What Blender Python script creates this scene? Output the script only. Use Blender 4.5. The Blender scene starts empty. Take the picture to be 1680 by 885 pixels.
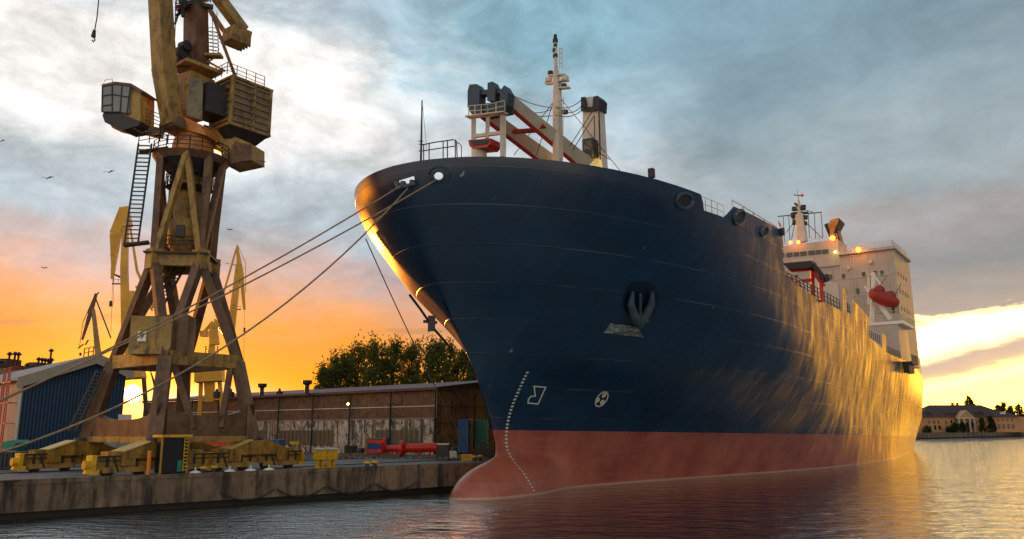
import bpy, math, random
from mathutils import Vector as V, Matrix, noise as mnoise
from mathutils.bvhtree import BVHTree
random.seed(7)
C = bpy.context.scene.collection
scene = bpy.context.scene

# ---------------------------------------------------------------- camera
FPX, CX, CY, HC = 1300.0, 840.0, 442.5, 5.0
pitch = math.atan((703 - CY) / FPX); roll = math.atan(0.004)
Fw = V((0, math.cos(pitch), math.sin(pitch)))
U0 = V((0, -math.sin(pitch), math.cos(pitch))); R0 = V((1, 0, 0))
Rt = R0 * math.cos(roll) - U0 * math.sin(roll)
Up = U0 * math.cos(roll) + R0 * math.sin(roll)
CAM = V((0, 0, HC))
cd = bpy.data.cameras.new('camera'); cam = bpy.data.objects.new('camera', cd); C.objects.link(cam)
cd.sensor_width = 36; cd.lens = 36 * FPX / 1680; cd.clip_end = 12000; cd.clip_start = 0.5
m = Matrix((Rt, Up, -Fw)).transposed().to_4x4(); m.translation = CAM
cam.matrix_world = m
scene.camera = cam
scene.view_settings.view_transform = 'Standard'
scene.view_settings.look = 'None'
scene.view_settings.exposure = 0.33
scene.view_settings.gamma = 1.0

def ray(px, py): return Rt * ((px - CX) / FPX) + Up * (-(py - CY) / FPX) + Fw
def atz(px, py, z):                       # point of a pixel ray at height z
    d = ray(px, py); return CAM + d * ((z - HC) / d.z)
def aty(px, py, Y):                       # point of a pixel ray at distance Y
    d = ray(px, py); return CAM + d * (Y / d.y)

# ---------------------------------------------------------------- sky and sun
SUN = ray(217, 646).normalized()
sun_az = math.atan2(SUN.x, SUN.y); sun_el = math.asin(SUN.z)
w = bpy.data.worlds.new('World'); scene.world = w; w.use_nodes = True
nt = w.node_tree; nt.nodes.clear()
def N(tree, typ, **kw):
    n = tree.nodes.new(typ)
    for k, v in kw.items(): setattr(n, k, v)
    return n
def setin(tree, sock, v):
    if isinstance(v, bpy.types.NodeSocket): tree.links.new(v, sock)
    elif v is not None: sock.default_value = v
def M(tree, op, a, b=None, c=None, clamp=False):
    n = N(tree, 'ShaderNodeMath', operation=op, use_clamp=clamp)
    for i, v in enumerate((a, b, c)):
        if v is not None: setin(tree, n.inputs[i], v)
    return n.outputs[0]
def RAMP(tree, fac, pts, interp='LINEAR'):
    n = N(tree, 'ShaderNodeValToRGB'); r = n.color_ramp; r.interpolation = interp
    while len(r.elements) < len(pts): r.elements.new(0.5)
    for e, (p, c) in zip(r.elements, pts):
        e.position = p; e.color = (c[0], c[1], c[2], 1) if hasattr(c, '__len__') else (c, c, c, 1)
    setin(tree, n.inputs[0], fac); return n.outputs[0]
def MIX(tree, fac, a, b, mode='MIX'):
    n = N(tree, 'ShaderNodeMix', data_type='RGBA', blend_type=mode)
    setin(tree, n.inputs[0], fac)
    for i, v in ((6, a), (7, b)):
        if isinstance(v, tuple): v = (*v[:3], 1)
        setin(tree, n.inputs[i], v)
    return n.outputs[2]
def SMOOTH(tree, v, lo, hi):
    n = N(tree, 'ShaderNodeMapRange', interpolation_type='SMOOTHSTEP')
    setin(tree, n.inputs[0], v); n.inputs[1].default_value = lo; n.inputs[2].default_value = hi
    return n.outputs[0]
def COMB(tree, x, y, z):
    n = N(tree, 'ShaderNodeCombineXYZ')
    for i, v in enumerate((x, y, z)): setin(tree, n.inputs[i], v)
    return n.outputs[0]
def NOISE(tree, vec, scale, detail=5, rough=.55, dist=0):
    n = N(tree, 'ShaderNodeTexNoise'); setin(tree, n.inputs['Vector'], vec)
    n.inputs['Scale'].default_value = scale; n.inputs['Detail'].default_value = detail
    n.inputs['Roughness'].default_value = rough; n.inputs['Distortion'].default_value = dist
    return n.outputs[0]

tc = N(nt, 'ShaderNodeTexCoord')
sep = N(nt, 'ShaderNodeSeparateXYZ'); nt.links.new(tc.outputs['Generated'], sep.inputs[0])
X, Y, Z = sep.outputs
az = M(nt, 'MULTIPLY', M(nt, 'ARCTAN2', X, Y), 57.2958)        # degrees, 0 = into the picture
el = M(nt, 'MULTIPLY', M(nt, 'ARCSINE', Z), 57.2958)
# cloud coordinates: nearly isotropic on the left, long flat bands low on the right
zz = M(nt, 'ADD', M(nt, 'MAXIMUM', Z, 0.0), 0.16)
cx_ = M(nt, 'DIVIDE', X, zz); cy_ = M(nt, 'DIVIDE', Y, zz)
pl = COMB(nt, cx_, cy_, 0.0)
n1 = NOISE(nt, pl, 1.3, 8, .56, .4)
n2 = NOISE(nt, pl, 3.2, 8, .6, .3)
dirv = COMB(nt, M(nt, 'MULTIPLY', az, .055), M(nt, 'MULTIPLY', el, .16), 3.7)
n3 = NOISE(nt, dirv, 1.5, 7, .58, .25)
# a tilt: bands on the right rise to the upper right
elt = M(nt, 'SUBTRACT', el, M(nt, 'MINIMUM', M(nt, 'MULTIPLY', M(nt, 'MAXIMUM', M(nt, 'SUBTRACT', az, 18.0), 0.0), .2), 3.2))
warp = M(nt, 'ADD', M(nt, 'MULTIPLY', M(nt, 'SUBTRACT', n3, .5), 9.0), M(nt, 'MULTIPLY', M(nt, 'SUBTRACT', n2, .5), 3.5))
lowfade = SMOOTH(nt, el, 1.0, 14.0)
e1 = M(nt, 'ADD', elt, M(nt, 'MULTIPLY', warp, M(nt, 'ADD', M(nt, 'MULTIPLY', lowfade, .85), .15)))
def EL(pts): return [(max(0, min(1, p / 60.0)), c) for p, c in pts]
e01 = M(nt, 'DIVIDE', e1, 60.0, clamp=True)
left = RAMP(nt, e01, EL([(0, (1.15, .46, .012)), (3, (1.05, .38, .014)), (6, (.88, .31, .045)), (8.5, (.78, .37, .18)), (11, (.52, .38, .35)),
      (14, (.38, .45, .50)), (17, (.52, .58, .61)), (19.5, (.84, .82, .80)), (25, (.93, .89, .85)), (28.5, (.38, .47, .53)), (40, (.34, .44, .50)), (60, (.3, .37, .43))]))
mid = RAMP(nt, e01, EL([(0, (1.1, .5, .02)), (4, (1.0, .38, .04)), (7, (.62, .30, .17)), (10, (.42, .33, .34)), (14, (.38, .42, .46)),
      (18, (.55, .58, .60)), (22, (.36, .49, .56)), (27, (.23, .40, .48)), (34, (.2, .35, .43)), (60, (.2, .27, .34))]))
right = RAMP(nt, e01, EL([(0, (6.0, 3.1, .45)), (.5, (4.6, 2.6, .6)), (1.2, (.80, .54, .32)), (2.3, (.62, .44, .34)), (2.9, (5.0, 3.0, .8)), (4.1, (4.4, 2.9, 1.0)),
      (4.9, (.46, .36, .29)), (8, (.27, .27, .27)), (10.5, (.34, .31, .30)), (13, (.33, .38, .40)), (18, (.29, .36, .39)), (22, (.21, .30, .35)), (30, (.21, .34, .42)), (60, (.2, .27, .34))]))
beyond = RAMP(nt, e01, EL([(0, (8.0, 3.2, .02)), (6, (8.0, 3.3, .03)), (12, (6.5, 2.6, .03)), (17, (1.2, .55, .08)), (21, (.16, .18, .19)), (60, (.08, .12, .16))]))  # unseen gold sky right of the frame, set bright to reflect in the hull
lbeyond = RAMP(nt, e01, EL([(0, (7.5, 2.1, .02)), (7, (7.0, 2.0, .03)), (12, (3.0, 1.0, .06)), (16, (.5, .38, .32)), (30, (.4, .45, .5)), (60, (.2, .27, .34))]))  # unseen orange sky left of the frame, set bright to widen the bow reflection
flank = RAMP(nt, e01, EL([(0, (.20, .15, .13)), (12, (.09, .12, .16)), (35, (.10, .15, .2)), (60, (.2, .27, .34))]))  # unseen sky at the side, kept dim so the bow stays dark
behind = RAMP(nt, e01, EL([(0, (.95, .66, .42)), (10, (.90, .70, .52)), (22, (.58, .56, .53)), (38, (.52, .56, .60)), (55, (.34, .40, .46)), (60, (.3, .37, .43))]))  # unseen sky behind the camera, brightened as fill light
azw = M(nt, 'ADD', az, M(nt, 'MULTIPLY', M(nt, 'SUBTRACT', n3, .5), 16.0))
c = MIX(nt, SMOOTH(nt, azw, -14, 0), left, mid)
c = MIX(nt, SMOOTH(nt, azw, 5, 17), c, right)
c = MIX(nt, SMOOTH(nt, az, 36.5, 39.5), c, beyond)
c = MIX(nt, SMOOTH(nt, az, 40, 45.5), c, flank)
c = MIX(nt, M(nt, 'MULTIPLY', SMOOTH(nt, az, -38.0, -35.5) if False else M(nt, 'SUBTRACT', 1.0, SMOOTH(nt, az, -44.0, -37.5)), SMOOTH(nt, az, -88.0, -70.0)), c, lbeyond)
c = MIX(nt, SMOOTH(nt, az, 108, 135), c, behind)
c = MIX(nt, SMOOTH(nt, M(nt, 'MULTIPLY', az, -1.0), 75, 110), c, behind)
# cloud relief
rel = M(nt, 'ADD', M(nt, 'MULTIPLY', M(nt, 'SUBTRACT', n1, .5), .6), M(nt, 'MULTIPLY', M(nt, 'SUBTRACT', n2, .5), .5))
puff = NOISE(nt, COMB(nt, M(nt, 'MULTIPLY', az, .09), M(nt, 'MULTIPLY', el, .15), 9.1), 1.7, 13, .66, .3)
rel = M(nt, 'ADD', rel, M(nt, 'MULTIPLY', M(nt, 'SUBTRACT', puff, .5), 1.75))
rel = M(nt, 'ADD', 1.0, M(nt, 'MULTIPLY', M(nt, 'MULTIPLY', rel, SMOOTH(nt, el, 3.0, 16.0)), M(nt, 'SUBTRACT', 1.0, M(nt, 'MULTIPLY', SMOOTH(nt, az, 2, 16), .5))))
c = MIX(nt, 1.0, c, COMB(nt, rel, rel, rel), 'MULTIPLY')
# small dark flat clouds low over the sunset
smn = NOISE(nt, COMB(nt, M(nt, 'MULTIPLY', az, .10), M(nt, 'MULTIPLY', el, .42), 1.3), 1.25, 6, .55, .2)
sm = M(nt, 'MULTIPLY', SMOOTH(nt, smn, .56, .64), M(nt, 'MULTIPLY', SMOOTH(nt, el, 2.2, 4.0), M(nt, 'SUBTRACT', 1.0, SMOOTH(nt, el, 7.0, 10.0))))
sm = M(nt, 'MULTIPLY', sm, M(nt, 'SUBTRACT', 1.0, SMOOTH(nt, az, 0, 12)))
c = MIX(nt, M(nt, 'MULTIPLY', sm, .7), c, (.50, .25, .10))
# brightness around the low sun
sd = N(nt, 'ShaderNodeVectorMath', operation='DOT_PRODUCT'); nt.links.new(tc.outputs['Generated'], sd.inputs[0]); sd.inputs[1].default_value = SUN
ang = M(nt, 'MULTIPLY', M(nt, 'ARCCOSINE', M(nt, 'MINIMUM', sd.outputs['Value'], 1.0)), 57.2958)
gl = M(nt, 'POWER', 2.71828, M(nt, 'MULTIPLY', M(nt, 'DIVIDE', ang, 2.6), -1.0))
core = M(nt, 'SUBTRACT', 1.0, SMOOTH(nt, ang, .40, .62))
bx = M(nt, 'DIVIDE', M(nt, 'ADD', az, 21.5), 4.5); by = M(nt, 'DIVIDE', M(nt, 'SUBTRACT', el, 1.5), 1.15)
band = M(nt, 'POWER', 2.71828, M(nt, 'MULTIPLY', M(nt, 'ADD', M(nt, 'MULTIPLY', bx, bx), M(nt, 'MULTIPLY', by, by)), -1.0))
glc = MIX(nt, 1.0, (2.4, .75, .05), COMB(nt, gl, gl, gl), 'MULTIPLY')
corec = MIX(nt, 1.0, (14, 9.0, 4.0), COMB(nt, core, core, core), 'MULTIPLY')
c = MIX(nt, 1.0, c, MIX(nt, 1.0, (.7, .75, .55), COMB(nt, band, band, band), 'MULTIPLY'), 'ADD'); c = MIX(nt, 1.0, c, glc, 'ADD'); c = MIX(nt, 1.0, c, corec, 'ADD')
sky = N(nt, 'ShaderNodeTexSky', sky_type='NISHITA', sun_disc=False, sun_elevation=max(sun_el, .02), sun_rotation=sun_az)
bg1 = N(nt, 'ShaderNodeBackground'); nt.links.new(sky.outputs[0], bg1.inputs[0]); bg1.inputs[1].default_value = 0.05
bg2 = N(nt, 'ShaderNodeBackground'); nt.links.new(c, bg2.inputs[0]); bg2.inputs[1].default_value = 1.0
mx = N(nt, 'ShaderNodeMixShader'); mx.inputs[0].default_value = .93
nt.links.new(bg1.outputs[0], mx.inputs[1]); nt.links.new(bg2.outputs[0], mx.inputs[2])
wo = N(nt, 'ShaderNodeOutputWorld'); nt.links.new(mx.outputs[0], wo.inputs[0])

sl = bpy.data.lights.new('sun', 'SUN'); sl.energy = 3.0; sl.angle = math.radians(1.0); sl.color = (1.0, .26, .02)
so = bpy.data.objects.new('sun', sl); C.objects.link(so)
so.rotation_euler = (SUN * -1).to_track_quat('-Z', 'Y').to_euler()

# ---------------------------------------------------------------- object helpers
def tag(o, label=None, cat=None, group=None, kind=None):
    if label: o['label'] = label
    if cat: o['category'] = cat
    if group: o['group'] = group
    if kind: o['kind'] = kind
    return o
def empty(name, loc, label, cat, group=None, rz=0):
    o = bpy.data.objects.new(name, None); C.objects.link(o); o.empty_display_size = .5
    o.matrix_world = Matrix.Translation(V(loc)) @ Matrix.Rotation(rz, 4, 'Z')
    o['_rz'] = rz
    del o['_rz']
    ROOTM[o.name] = o.matrix_world.copy()
    return tag(o, label, cat, group)
ROOTM = {}
def rootmat(o):
    while o is not None:
        if o.name in ROOTM: return ROOTM[o.name]
        o = o.parent
    return Matrix.Identity(4)
class MB:
    def __init__(s): s.v = []; s.f = []; s.sm = []
    def add(s, vs, fs, smooth=False):
        b = len(s.v); s.v += [V(p) for p in vs]; s.f += [tuple(i + b for i in f) for f in fs]; s.sm += [smooth] * len(fs); return s
    def box(s, c, sx, sy, sz, ax=None, ay=None, az_=None):
        c = V(c); ax = (ax or V((1, 0, 0))) * sx / 2; ay = (ay or V((0, 1, 0))) * sy / 2; az_ = (az_ or V((0, 0, 1))) * sz / 2
        p = [c + ax * i + ay * j + az_ * k for k in (-1, 1) for j in (-1, 1) for i in (-1, 1)]
        return s.add(p, [(0, 2, 3, 1), (4, 5, 7, 6), (0, 1, 5, 4), (2, 6, 7, 3), (0, 4, 6, 2), (1, 3, 7, 5)])
    def beam(s, a, b, w, h=None, w2=None, h2=None, side=None):
        a = V(a); b = V(b); h = h or w; w2 = w2 or w; h2 = h2 or (h if w2 == w else h * w2 / w); d = (b - a).normalized()
        up = V((0, 0, 1))
        sd = side.normalized() if side else (d.cross(up) if abs(d.z) < .98 else V((1, 0, 0)))
        sd = (sd - d * sd.dot(d)).normalized(); uu = sd.cross(d).normalized()
        p = []
        for q, ww, hh in ((a, w, h), (b, w2, h2)):
            for i, j in ((-1, -1), (1, -1), (1, 1), (-1, 1)): p.append(q + sd * ww / 2 * i + uu * hh / 2 * j)
        return s.add(p, [(0, 1, 2, 3), (7, 6, 5, 4), (0, 4, 5, 1), (1, 5, 6, 2), (2, 6, 7, 3), (3, 7, 4, 0)])
    def cyl(s, a, b, r, r2=None, n=12, cap=True):
        a = V(a); b = V(b); r2 = r if r2 is None else r2; d = (b - a).normalized()
        x = d.orthogonal().normalized(); y = d.cross(x)
        p = [q + (x * math.cos(2 * math.pi * i / n) + y * math.sin(2 * math.pi * i / n)) * rr for q, rr in ((a, r), (b, r2)) for i in range(n)]
        s.add(p, [(i, (i + 1) % n, n + (i + 1) % n, n + i) for i in range(n)], True)
        if cap: s.add(p[:n], [tuple(range(n))[::-1]]); s.add(p[n:], [tuple(range(n))])
        return s
    def path(s, pts, r, n=6):
        pts = [V(p) for p in pts]
        ring = []
        for i, p in enumerate(pts):
            d = (pts[min(i + 1, len(pts) - 1)] - pts[max(i - 1, 0)]).normalized()
            x = d.orthogonal().normalized() if abs(d.z) > .95 else d.cross(V((0, 0, 1))).normalized(); y = d.cross(x)
            ring += [p + (x * math.cos(2 * math.pi * k / n) + y * math.sin(2 * math.pi * k / n)) * r for k in range(n)]
        return s.add(ring, [(i * n + k, i * n + (k + 1) % n, (i + 1) * n + (k + 1) % n, (i + 1) * n + k) for i in range(len(pts) - 1) for k in range(n)], True)
    def prism(s, pts, vec):
        pts = [V(p) for p in pts]; n = len(pts); vec = V(vec)
        return s.add(pts + [p + vec for p in pts], [tuple(range(n)), tuple(range(2 * n - 1, n - 1, -1))] + [(i, n + i, n + (i + 1) % n, (i + 1) % n) for i in range(n)])
    def rev(s, c, prof, n=20, axis=None):       # prof = [(r, h)...] around axis from c
        c = V(c); d = axis.normalized() if axis else V((0, 0, 1)); x = d.orthogonal().normalized(); y = d.cross(x)
        p = [c + d * h + (x * math.cos(2 * math.pi * k / n) + y * math.sin(2 * math.pi * k / n)) * r for r, h in prof for k in range(n)]
        s.add(p, [(i * n + k, i * n + (k + 1) % n, (i + 1) * n + (k + 1) % n, (i + 1) * n + k) for i in range(len(prof) - 1) for k in range(n)], True)
        s.add(p[:n], [tuple(range(n))[::-1]]); s.add(p[-n:], [tuple(range(n))]); return s
    def rail(s, pts, h=1.0, r=.025, rows=3, step=1.5, up=None):
        pts = [V(p) for p in pts]; up = up or V((0, 0, 1))
        for k in range(rows):
            s.path([p + up * h * (k + 1) / rows for p in pts], r, 5)
        for a, b in zip(pts, pts[1:]):
            L = (b - a).length; n = max(1, round(L / step))
            for i in range(n + 1):
                q = a.lerp(b, i / n); s.cyl(q, q + up * h, r * 1.15, n=5, cap=False)
        return s
    def build(s, name, mat, parent=None, bevel=0):
        me = bpy.data.meshes.new(name); inv = rootmat(parent).inverted()
        me.from_pydata([tuple(inv @ v) for v in s.v], [], s.f); me.validate()
        if len(me.polygons) == len(s.sm): me.polygons.foreach_set('use_smooth', s.sm)
        o = bpy.data.objects.new(name, me); C.objects.link(o); me.materials.append(mat)
        import bmesh
        bm = bmesh.new(); bm.from_mesh(me); bmesh.ops.recalc_face_normals(bm, faces=bm.faces); bm.to_mesh(me); bm.free()
        if parent: o.parent = parent
        if bevel:
            bv = o.modifiers.new('bevel', 'BEVEL'); bv.width = bevel; bv.segments = 2; bv.limit_method = 'ANGLE'
        return o

# ---------------------------------------------------------------- materials
def mat(name, col, rough=.6, metal=0., col2=None, thr=(.52, .62), scale=1.0, stretch=(1, 1, 1), vary=.25, bump=0., bscale=None,
        streak=None, emit=None, spec=.5, grime=None, rough_vary=.12, coords='Object'):
    mt = bpy.data.materials.new(name); mt.use_nodes = True; t = mt.node_tree; b = t.nodes['Principled BSDF']
    tcn = N(t, 'ShaderNodeTexCoord'); mp = N(t, 'ShaderNodeMapping'); t.links.new(tcn.outputs[coords], mp.inputs[0]); mp.inputs[3].default_value = stretch
    vec = mp.outputs[0]
    n = NOISE(t, vec, scale, 8, .62, .2)
    cc = MIX(t, RAMP(t, n, [(.3, 0), (.7, 1)]), tuple(x * (1 - vary) for x in col), tuple(min(1, x * (1 + vary)) for x in col))
    if col2:
        nn = NOISE(t, vec, scale * 2.3, 9, .68, .4)
        cc = MIX(t, RAMP(t, nn, [(thr[0], 0), (thr[1], 1)]), cc, col2)
    if grime:
        mp2 = N(t, 'ShaderNodeMapping'); t.links.new(tcn.outputs[coords], mp2.inputs[0]); mp2.inputs[3].default_value = grime[1]
        g = NOISE(t, mp2.outputs[0], grime[2], 7, .6)
        cc = MIX(t, RAMP(t, g, [(grime[3], 0), (grime[4], 1)]), cc, grime[0])
    t.links.new(cc, b.inputs['Base Color'])
    b.inputs['Metallic'].default_value = metal; b.inputs['Specular IOR Level'].default_value = spec
    rr = M(t, 'ADD', rough - rough_vary / 2, M(t, 'MULTIPLY', n, rough_vary)); t.links.new(rr, b.inputs['Roughness'])
    if bump:
        bn = N(t, 'ShaderNodeBump'); bn.inputs['Strength'].default_value = bump; bn.inputs['Distance'].default_value = .05
        t.links.new(NOISE(t, vec, bscale or scale * 6, 6, .6), bn.inputs['Height']); t.links.new(bn.outputs[0], b.inputs['Normal'])
    if emit:
        b.inputs['Emission Color'].default_value = (*emit[0], 1); b.inputs['Emission Strength'].default_value = emit[1]
    return mt
def corrugated(name, col, period=.35, axis=(1, 0, 0), col2=None, rough=.6, grime=None, depth=.04, vary=.2, thr=(.55, .65)):
    mt = mat(name, col, rough, col2=col2, scale=.6, grime=grime, vary=vary, thr=thr); t = mt.node_tree; b = t.nodes['Principled BSDF']
    tcn = N(t, 'ShaderNodeTexCoord'); d = N(t, 'ShaderNodeVectorMath', operation='DOT_PRODUCT'); t.links.new(tcn.outputs['Object'], d.inputs[0]); d.inputs[1].default_value = axis
    s_ = M(t, 'SINE', M(t, 'MULTIPLY', d.outputs['Value'], 2 * math.pi / period))
    bn = N(t, 'ShaderNodeBump'); bn.inputs['Strength'].default_value = 1.0; bn.inputs['Distance'].default_value = depth
    t.links.new(s_, bn.inputs['Height']); t.links.new(bn.outputs[0], b.inputs['Normal'])
    return mt
RUST = (.10, .035, .015)
m_ochre = mat('ochre_paint', (.36, .225, .055), .5, col2=(.12, .065, .03), thr=(.50, .68), scale=.5, grime=((.05, .035, .022), (1, 1, .25), 1.6, .52, .72), vary=.3, bump=.15)
m_brown = mat('brown_steel', (.155, .085, .042), .55, col2=RUST, thr=(.48, .64), scale=.5, grime=((.04, .028, .02), (1, 1, .25), 1.6, .50, .72), vary=.3, bump=.15)
m_orange = mat('orange_steel', (.55, .20, .03), .5, col2=(.22, .09, .03), scale=.8, vary=.3)
m_dark = mat('dark_steel', (.03, .028, .027), .5, scale=1, vary=.4)
m_yel = mat('worn_yellow_paint', (.38, .215, .016), .5, col2=(.16, .085, .025), thr=(.44, .74), scale=1.1, grime=((.05, .035, .02), (1, 1, .3), 2.2, .46, .74), vary=.35, bump=.2)
m_yel2 = mat('bright_yellow_paint', (.66, .40, .02), .4, col2=(.22, .12, .02), thr=(.54, .68), scale=2.2, vary=.3)
m_gold = mat('yellow_crane_paint', (.68, .36, .02), .35, col2=(.35, .17, .02), thr=(.6, .7), scale=.4)
m_white = mat('white_paint', (.66, .63, .58), .45, scale=.5, vary=.12, grime=((.42, .33, .24), (1.2, 1.2, .12), 1.2, .58, .8))
m_white2 = mat('clean_white_paint', (.78, .76, .70), .4, scale=.6, vary=.06)
m_cream = mat('mast_cream', (.60, .54, .44), .45, scale=.6, vary=.15, grime=((.35, .22, .12), (1.2, 1.2, .2), 1.5, .6, .8))
m_red = mat('red_paint', (.42, .03, .018), .4, scale=.8, vary=.2)
m_redb = mat('bright_red_paint', (.72, .03, .012), .35, scale=.8, vary=.15, col2=(.35, .03, .02), thr=(.62, .75))
m_navy = mat('navy_steel', (.012, .022, .04), .35, scale=.8, vary=.3)
m_black = mat('black_paint', (.012, .012, .014), .4, scale=.8, vary=.3)
m_glass = mat('dark_glass', (.02, .022, .025), .08, spec=.8, vary=.1, rough_vary=.02)
m_rope = mat('weathered_rope', (.30, .21, .12), .8, scale=3, vary=.3, bump=.4, bscale=30)
m_lampo = mat('orange_lamp_glow', (1, .4, .1), .4, emit=((1, .15, .012), 5), vary=0)
m_lampy = mat('yellow_lamp_glow', (1, .7, .2), .4, emit=((1, .72, .15), 14), vary=0)
m_blue = mat('blue_paint', (.02, .12, .36), .5, scale=.9, vary=.25, col2=(.04, .07, .12), thr=(.6, .7))
m_teal = mat('green_paint', (.02, .22, .15), .5, scale=.9, vary=.25)
m_conc = mat('old_concrete', (.21, .145, .09), .85, scale=.35, vary=.35, bump=.6, bscale=2.5, col2=(.09, .07, .055), thr=(.5, .66), grime=((.035, .027, .02), (1, 1, .16), 1.3, .46, .62))
m_apron = mat('quay_paving', (.17, .16, .15), .75, scale=.15, vary=.35, bump=.4, bscale=4, col2=(.08, .075, .07), thr=(.5, .62))
# ================================================================ ground, water
QZ = 2.15
qa = atz(0, 791, QZ); qb = atz(780, 760.5, QZ)
qd = (qb - qa).normalized(); qn = V((-qd.y, qd.x, 0))          # along the edge, inland
shA = atz(1500, 721, 0); shB = atz(1680, 716, 0); shd = (shB - shA).normalized()
edge = [qa - qd * 260, qa - qd * 3, qb, qb + qd * 2.0, V((27, 121, QZ)), V((60, 186, QZ)), V((72, 222, QZ)), shA - shd * 22, shB, shB + shd * 260, shB + shd * 900 + V((0, 200, 0))]
edge = [V((p.x, p.y, QZ)) for p in edge]
land = MB()
far = [V((4200, 6500, QZ)), V((-6500, 6500, QZ)), V((-6500, -600, QZ)), V((edge[0].x - 20, edge[0].y - 20, QZ))]
import mathutils
from mathutils.geometry import tessellate_polygon
pts = edge + far
tris = tessellate_polygon([pts])
land.add(pts, [tuple(t) for t in tris])
ground = land.build('ground', mat('ground_paving', (.13, .12, .11), .8, col2=(.07, .065, .06), thr=(.45, .6), scale=.12, vary=.35, bump=.5, bscale=3, spec=.1))
tag(ground, kind='structure')
# concrete apron strip beside the edge, with a coping and a front wall
qw = MB(); cop = MB(); ap = MB(); und = MB()
for a, b in zip(edge, edge[1:]):
    d = (b - a).normalized(); nrm = V((-d.y, d.x, 0))
    z = V((0, 0, 1))
    qw.prism([a - nrm * .0, b - nrm * .0, b + nrm * 1.2, a + nrm * 1.2], V((0, 0, -1.72)))
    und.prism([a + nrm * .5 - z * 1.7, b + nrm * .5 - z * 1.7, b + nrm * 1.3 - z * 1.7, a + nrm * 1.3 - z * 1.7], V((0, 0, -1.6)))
# shift wall a little under the sheet level and give the coping a real lip
for v in qw.v: v.z -= .004
wall = tag(qw.build('quay_wall', m_conc), kind='structure')
tag(und.build('quay_foundation', mat('undercut_shade_concrete', (.014, .013, .012), .6, scale=.8, vary=.3, bump=.4)), kind='structure')  # near-black colour carries the shade under the overhanging wall
for a, b in zip(edge[:4], edge[1:4]):
    nrm = qn
    cop.prism([a - nrm * .05 + V((0, 0, .08)), b - nrm * .05 + V((0, 0, .08)), b + nrm * .55 + V((0, 0, .08)), a + nrm * .55 + V((0, 0, .08))], V((0, 0, -.28)))
    ap.add([a + nrm * .55 + V((0, 0, .006)), b + nrm * .55 + V((0, 0, .006)), b + nrm * 16 + V((0, 0, .006)), a + nrm * 16 + V((0, 0, .006))], [(0, 1, 2, 3)])
tag(cop.build('quay_coping', m_conc), kind='structure')
tag(ap.build('quay_pavement', m_apron), kind='structure')
# water: one sheet with real short waves near the camera, bump further out
wm = bpy.data.materials.new('harbour_water'); wm.use_nodes = True; t = wm.node_tree; b = t.nodes['Principled BSDF']
b.inputs['Base Color'].default_value = (.006, .014, .013, 1); b.inputs['Roughness'].default_value = .05; b.inputs['IOR'].default_value = 1.36; b.inputs['Specular IOR Level'].default_value = .75
g = N(t, 'ShaderNodeTexCoord')
def mapn(sc, rz=0):
    mp = N(t, 'ShaderNodeMapping'); t.links.new(g.outputs['Object'], mp.inputs[0]); mp.inputs[3].default_value = sc; mp.inputs[2].default_value = (0, 0, rz); return mp.outputs[0]
h1 = NOISE(t, mapn((.8, 1.6, 1), .25), .38, 3, .5, .6)
h2 = NOISE(t, mapn((.8, 1.6, 1), -.35), 1.15, 4, .55, .5)
h3 = NOISE(t, mapn((1, 1.2, 1), .1), 5.5, 3, .55, .3)
patch = NOISE(t, mapn((.6, 1, 1), .2), .05, 3, .5, 0)
pm = SMOOTH(t, patch, .38, .62)
wsp = N(t, 'ShaderNodeSeparateXYZ'); t.links.new(g.outputs['Object'], wsp.inputs[0])
# a wind-ruffled patch of the basin between the quay and the bow
qx = M(t, 'MULTIPLY', M(t, 'ADD', wsp.outputs[0], 14.5), .085); qy = M(t, 'MULTIPLY', M(t, 'SUBTRACT', wsp.outputs[1], 47.0), .07)
rad = M(t, 'ADD', M(t, 'SQRT', M(t, 'ADD', M(t, 'MULTIPLY', qx, qx), M(t, 'MULTIPLY', qy, qy))), M(t, 'MULTIPLY', M(t, 'SUBTRACT', NOISE(t, g.outputs['Object'], .16, 5, .65), .5), 2.2))
ruf = M(t, 'SUBTRACT', 1.0, SMOOTH(t, rad, .65, 1.25))
hh = M(t, 'ADD', M(t, 'MULTIPLY', h1, 1.5), M(t, 'ADD', M(t, 'MULTIPLY', h2, M(t, 'ADD', .6, M(t, 'MULTIPLY', ruf, 1.2))), M(t, 'MULTIPLY', h3, M(t, 'ADD', .08, M(t, 'MULTIPLY', ruf, .35)))))
bn = N(t, 'ShaderNodeBump'); bn.inputs['Strength'].default_value = 1.0; bn.inputs['Distance'].default_value = .16
t.links.new(hh, bn.inputs['Height']); t.links.new(bn.outputs[0], b.inputs['Normal'])
gls = N(t, 'ShaderNodeBsdfGlossy'); gls.inputs['Color'].default_value = (.92, .95, .95, 1); gls.inputs['Roughness'].default_value = .06; t.links.new(bn.outputs[0], gls.inputs['Normal'])
mxs = N(t, 'ShaderNodeMixShader'); mxs.inputs[0].default_value = .45; t.links.new(b.outputs[0], mxs.inputs[1]); t.links.new(gls.outputs[0], mxs.inputs[2]); t.links.new(mxs.outputs[0], t.nodes['Material Output'].inputs[0])
wmb = MB(); wmb.add([(-7000, -400, 0), (7000, -400, 0), (7000, 7000, 0), (-7000, 7000, 0)], [(0, 1, 2, 3)])
tag(wmb.build('water', wm), kind='structure')

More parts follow.
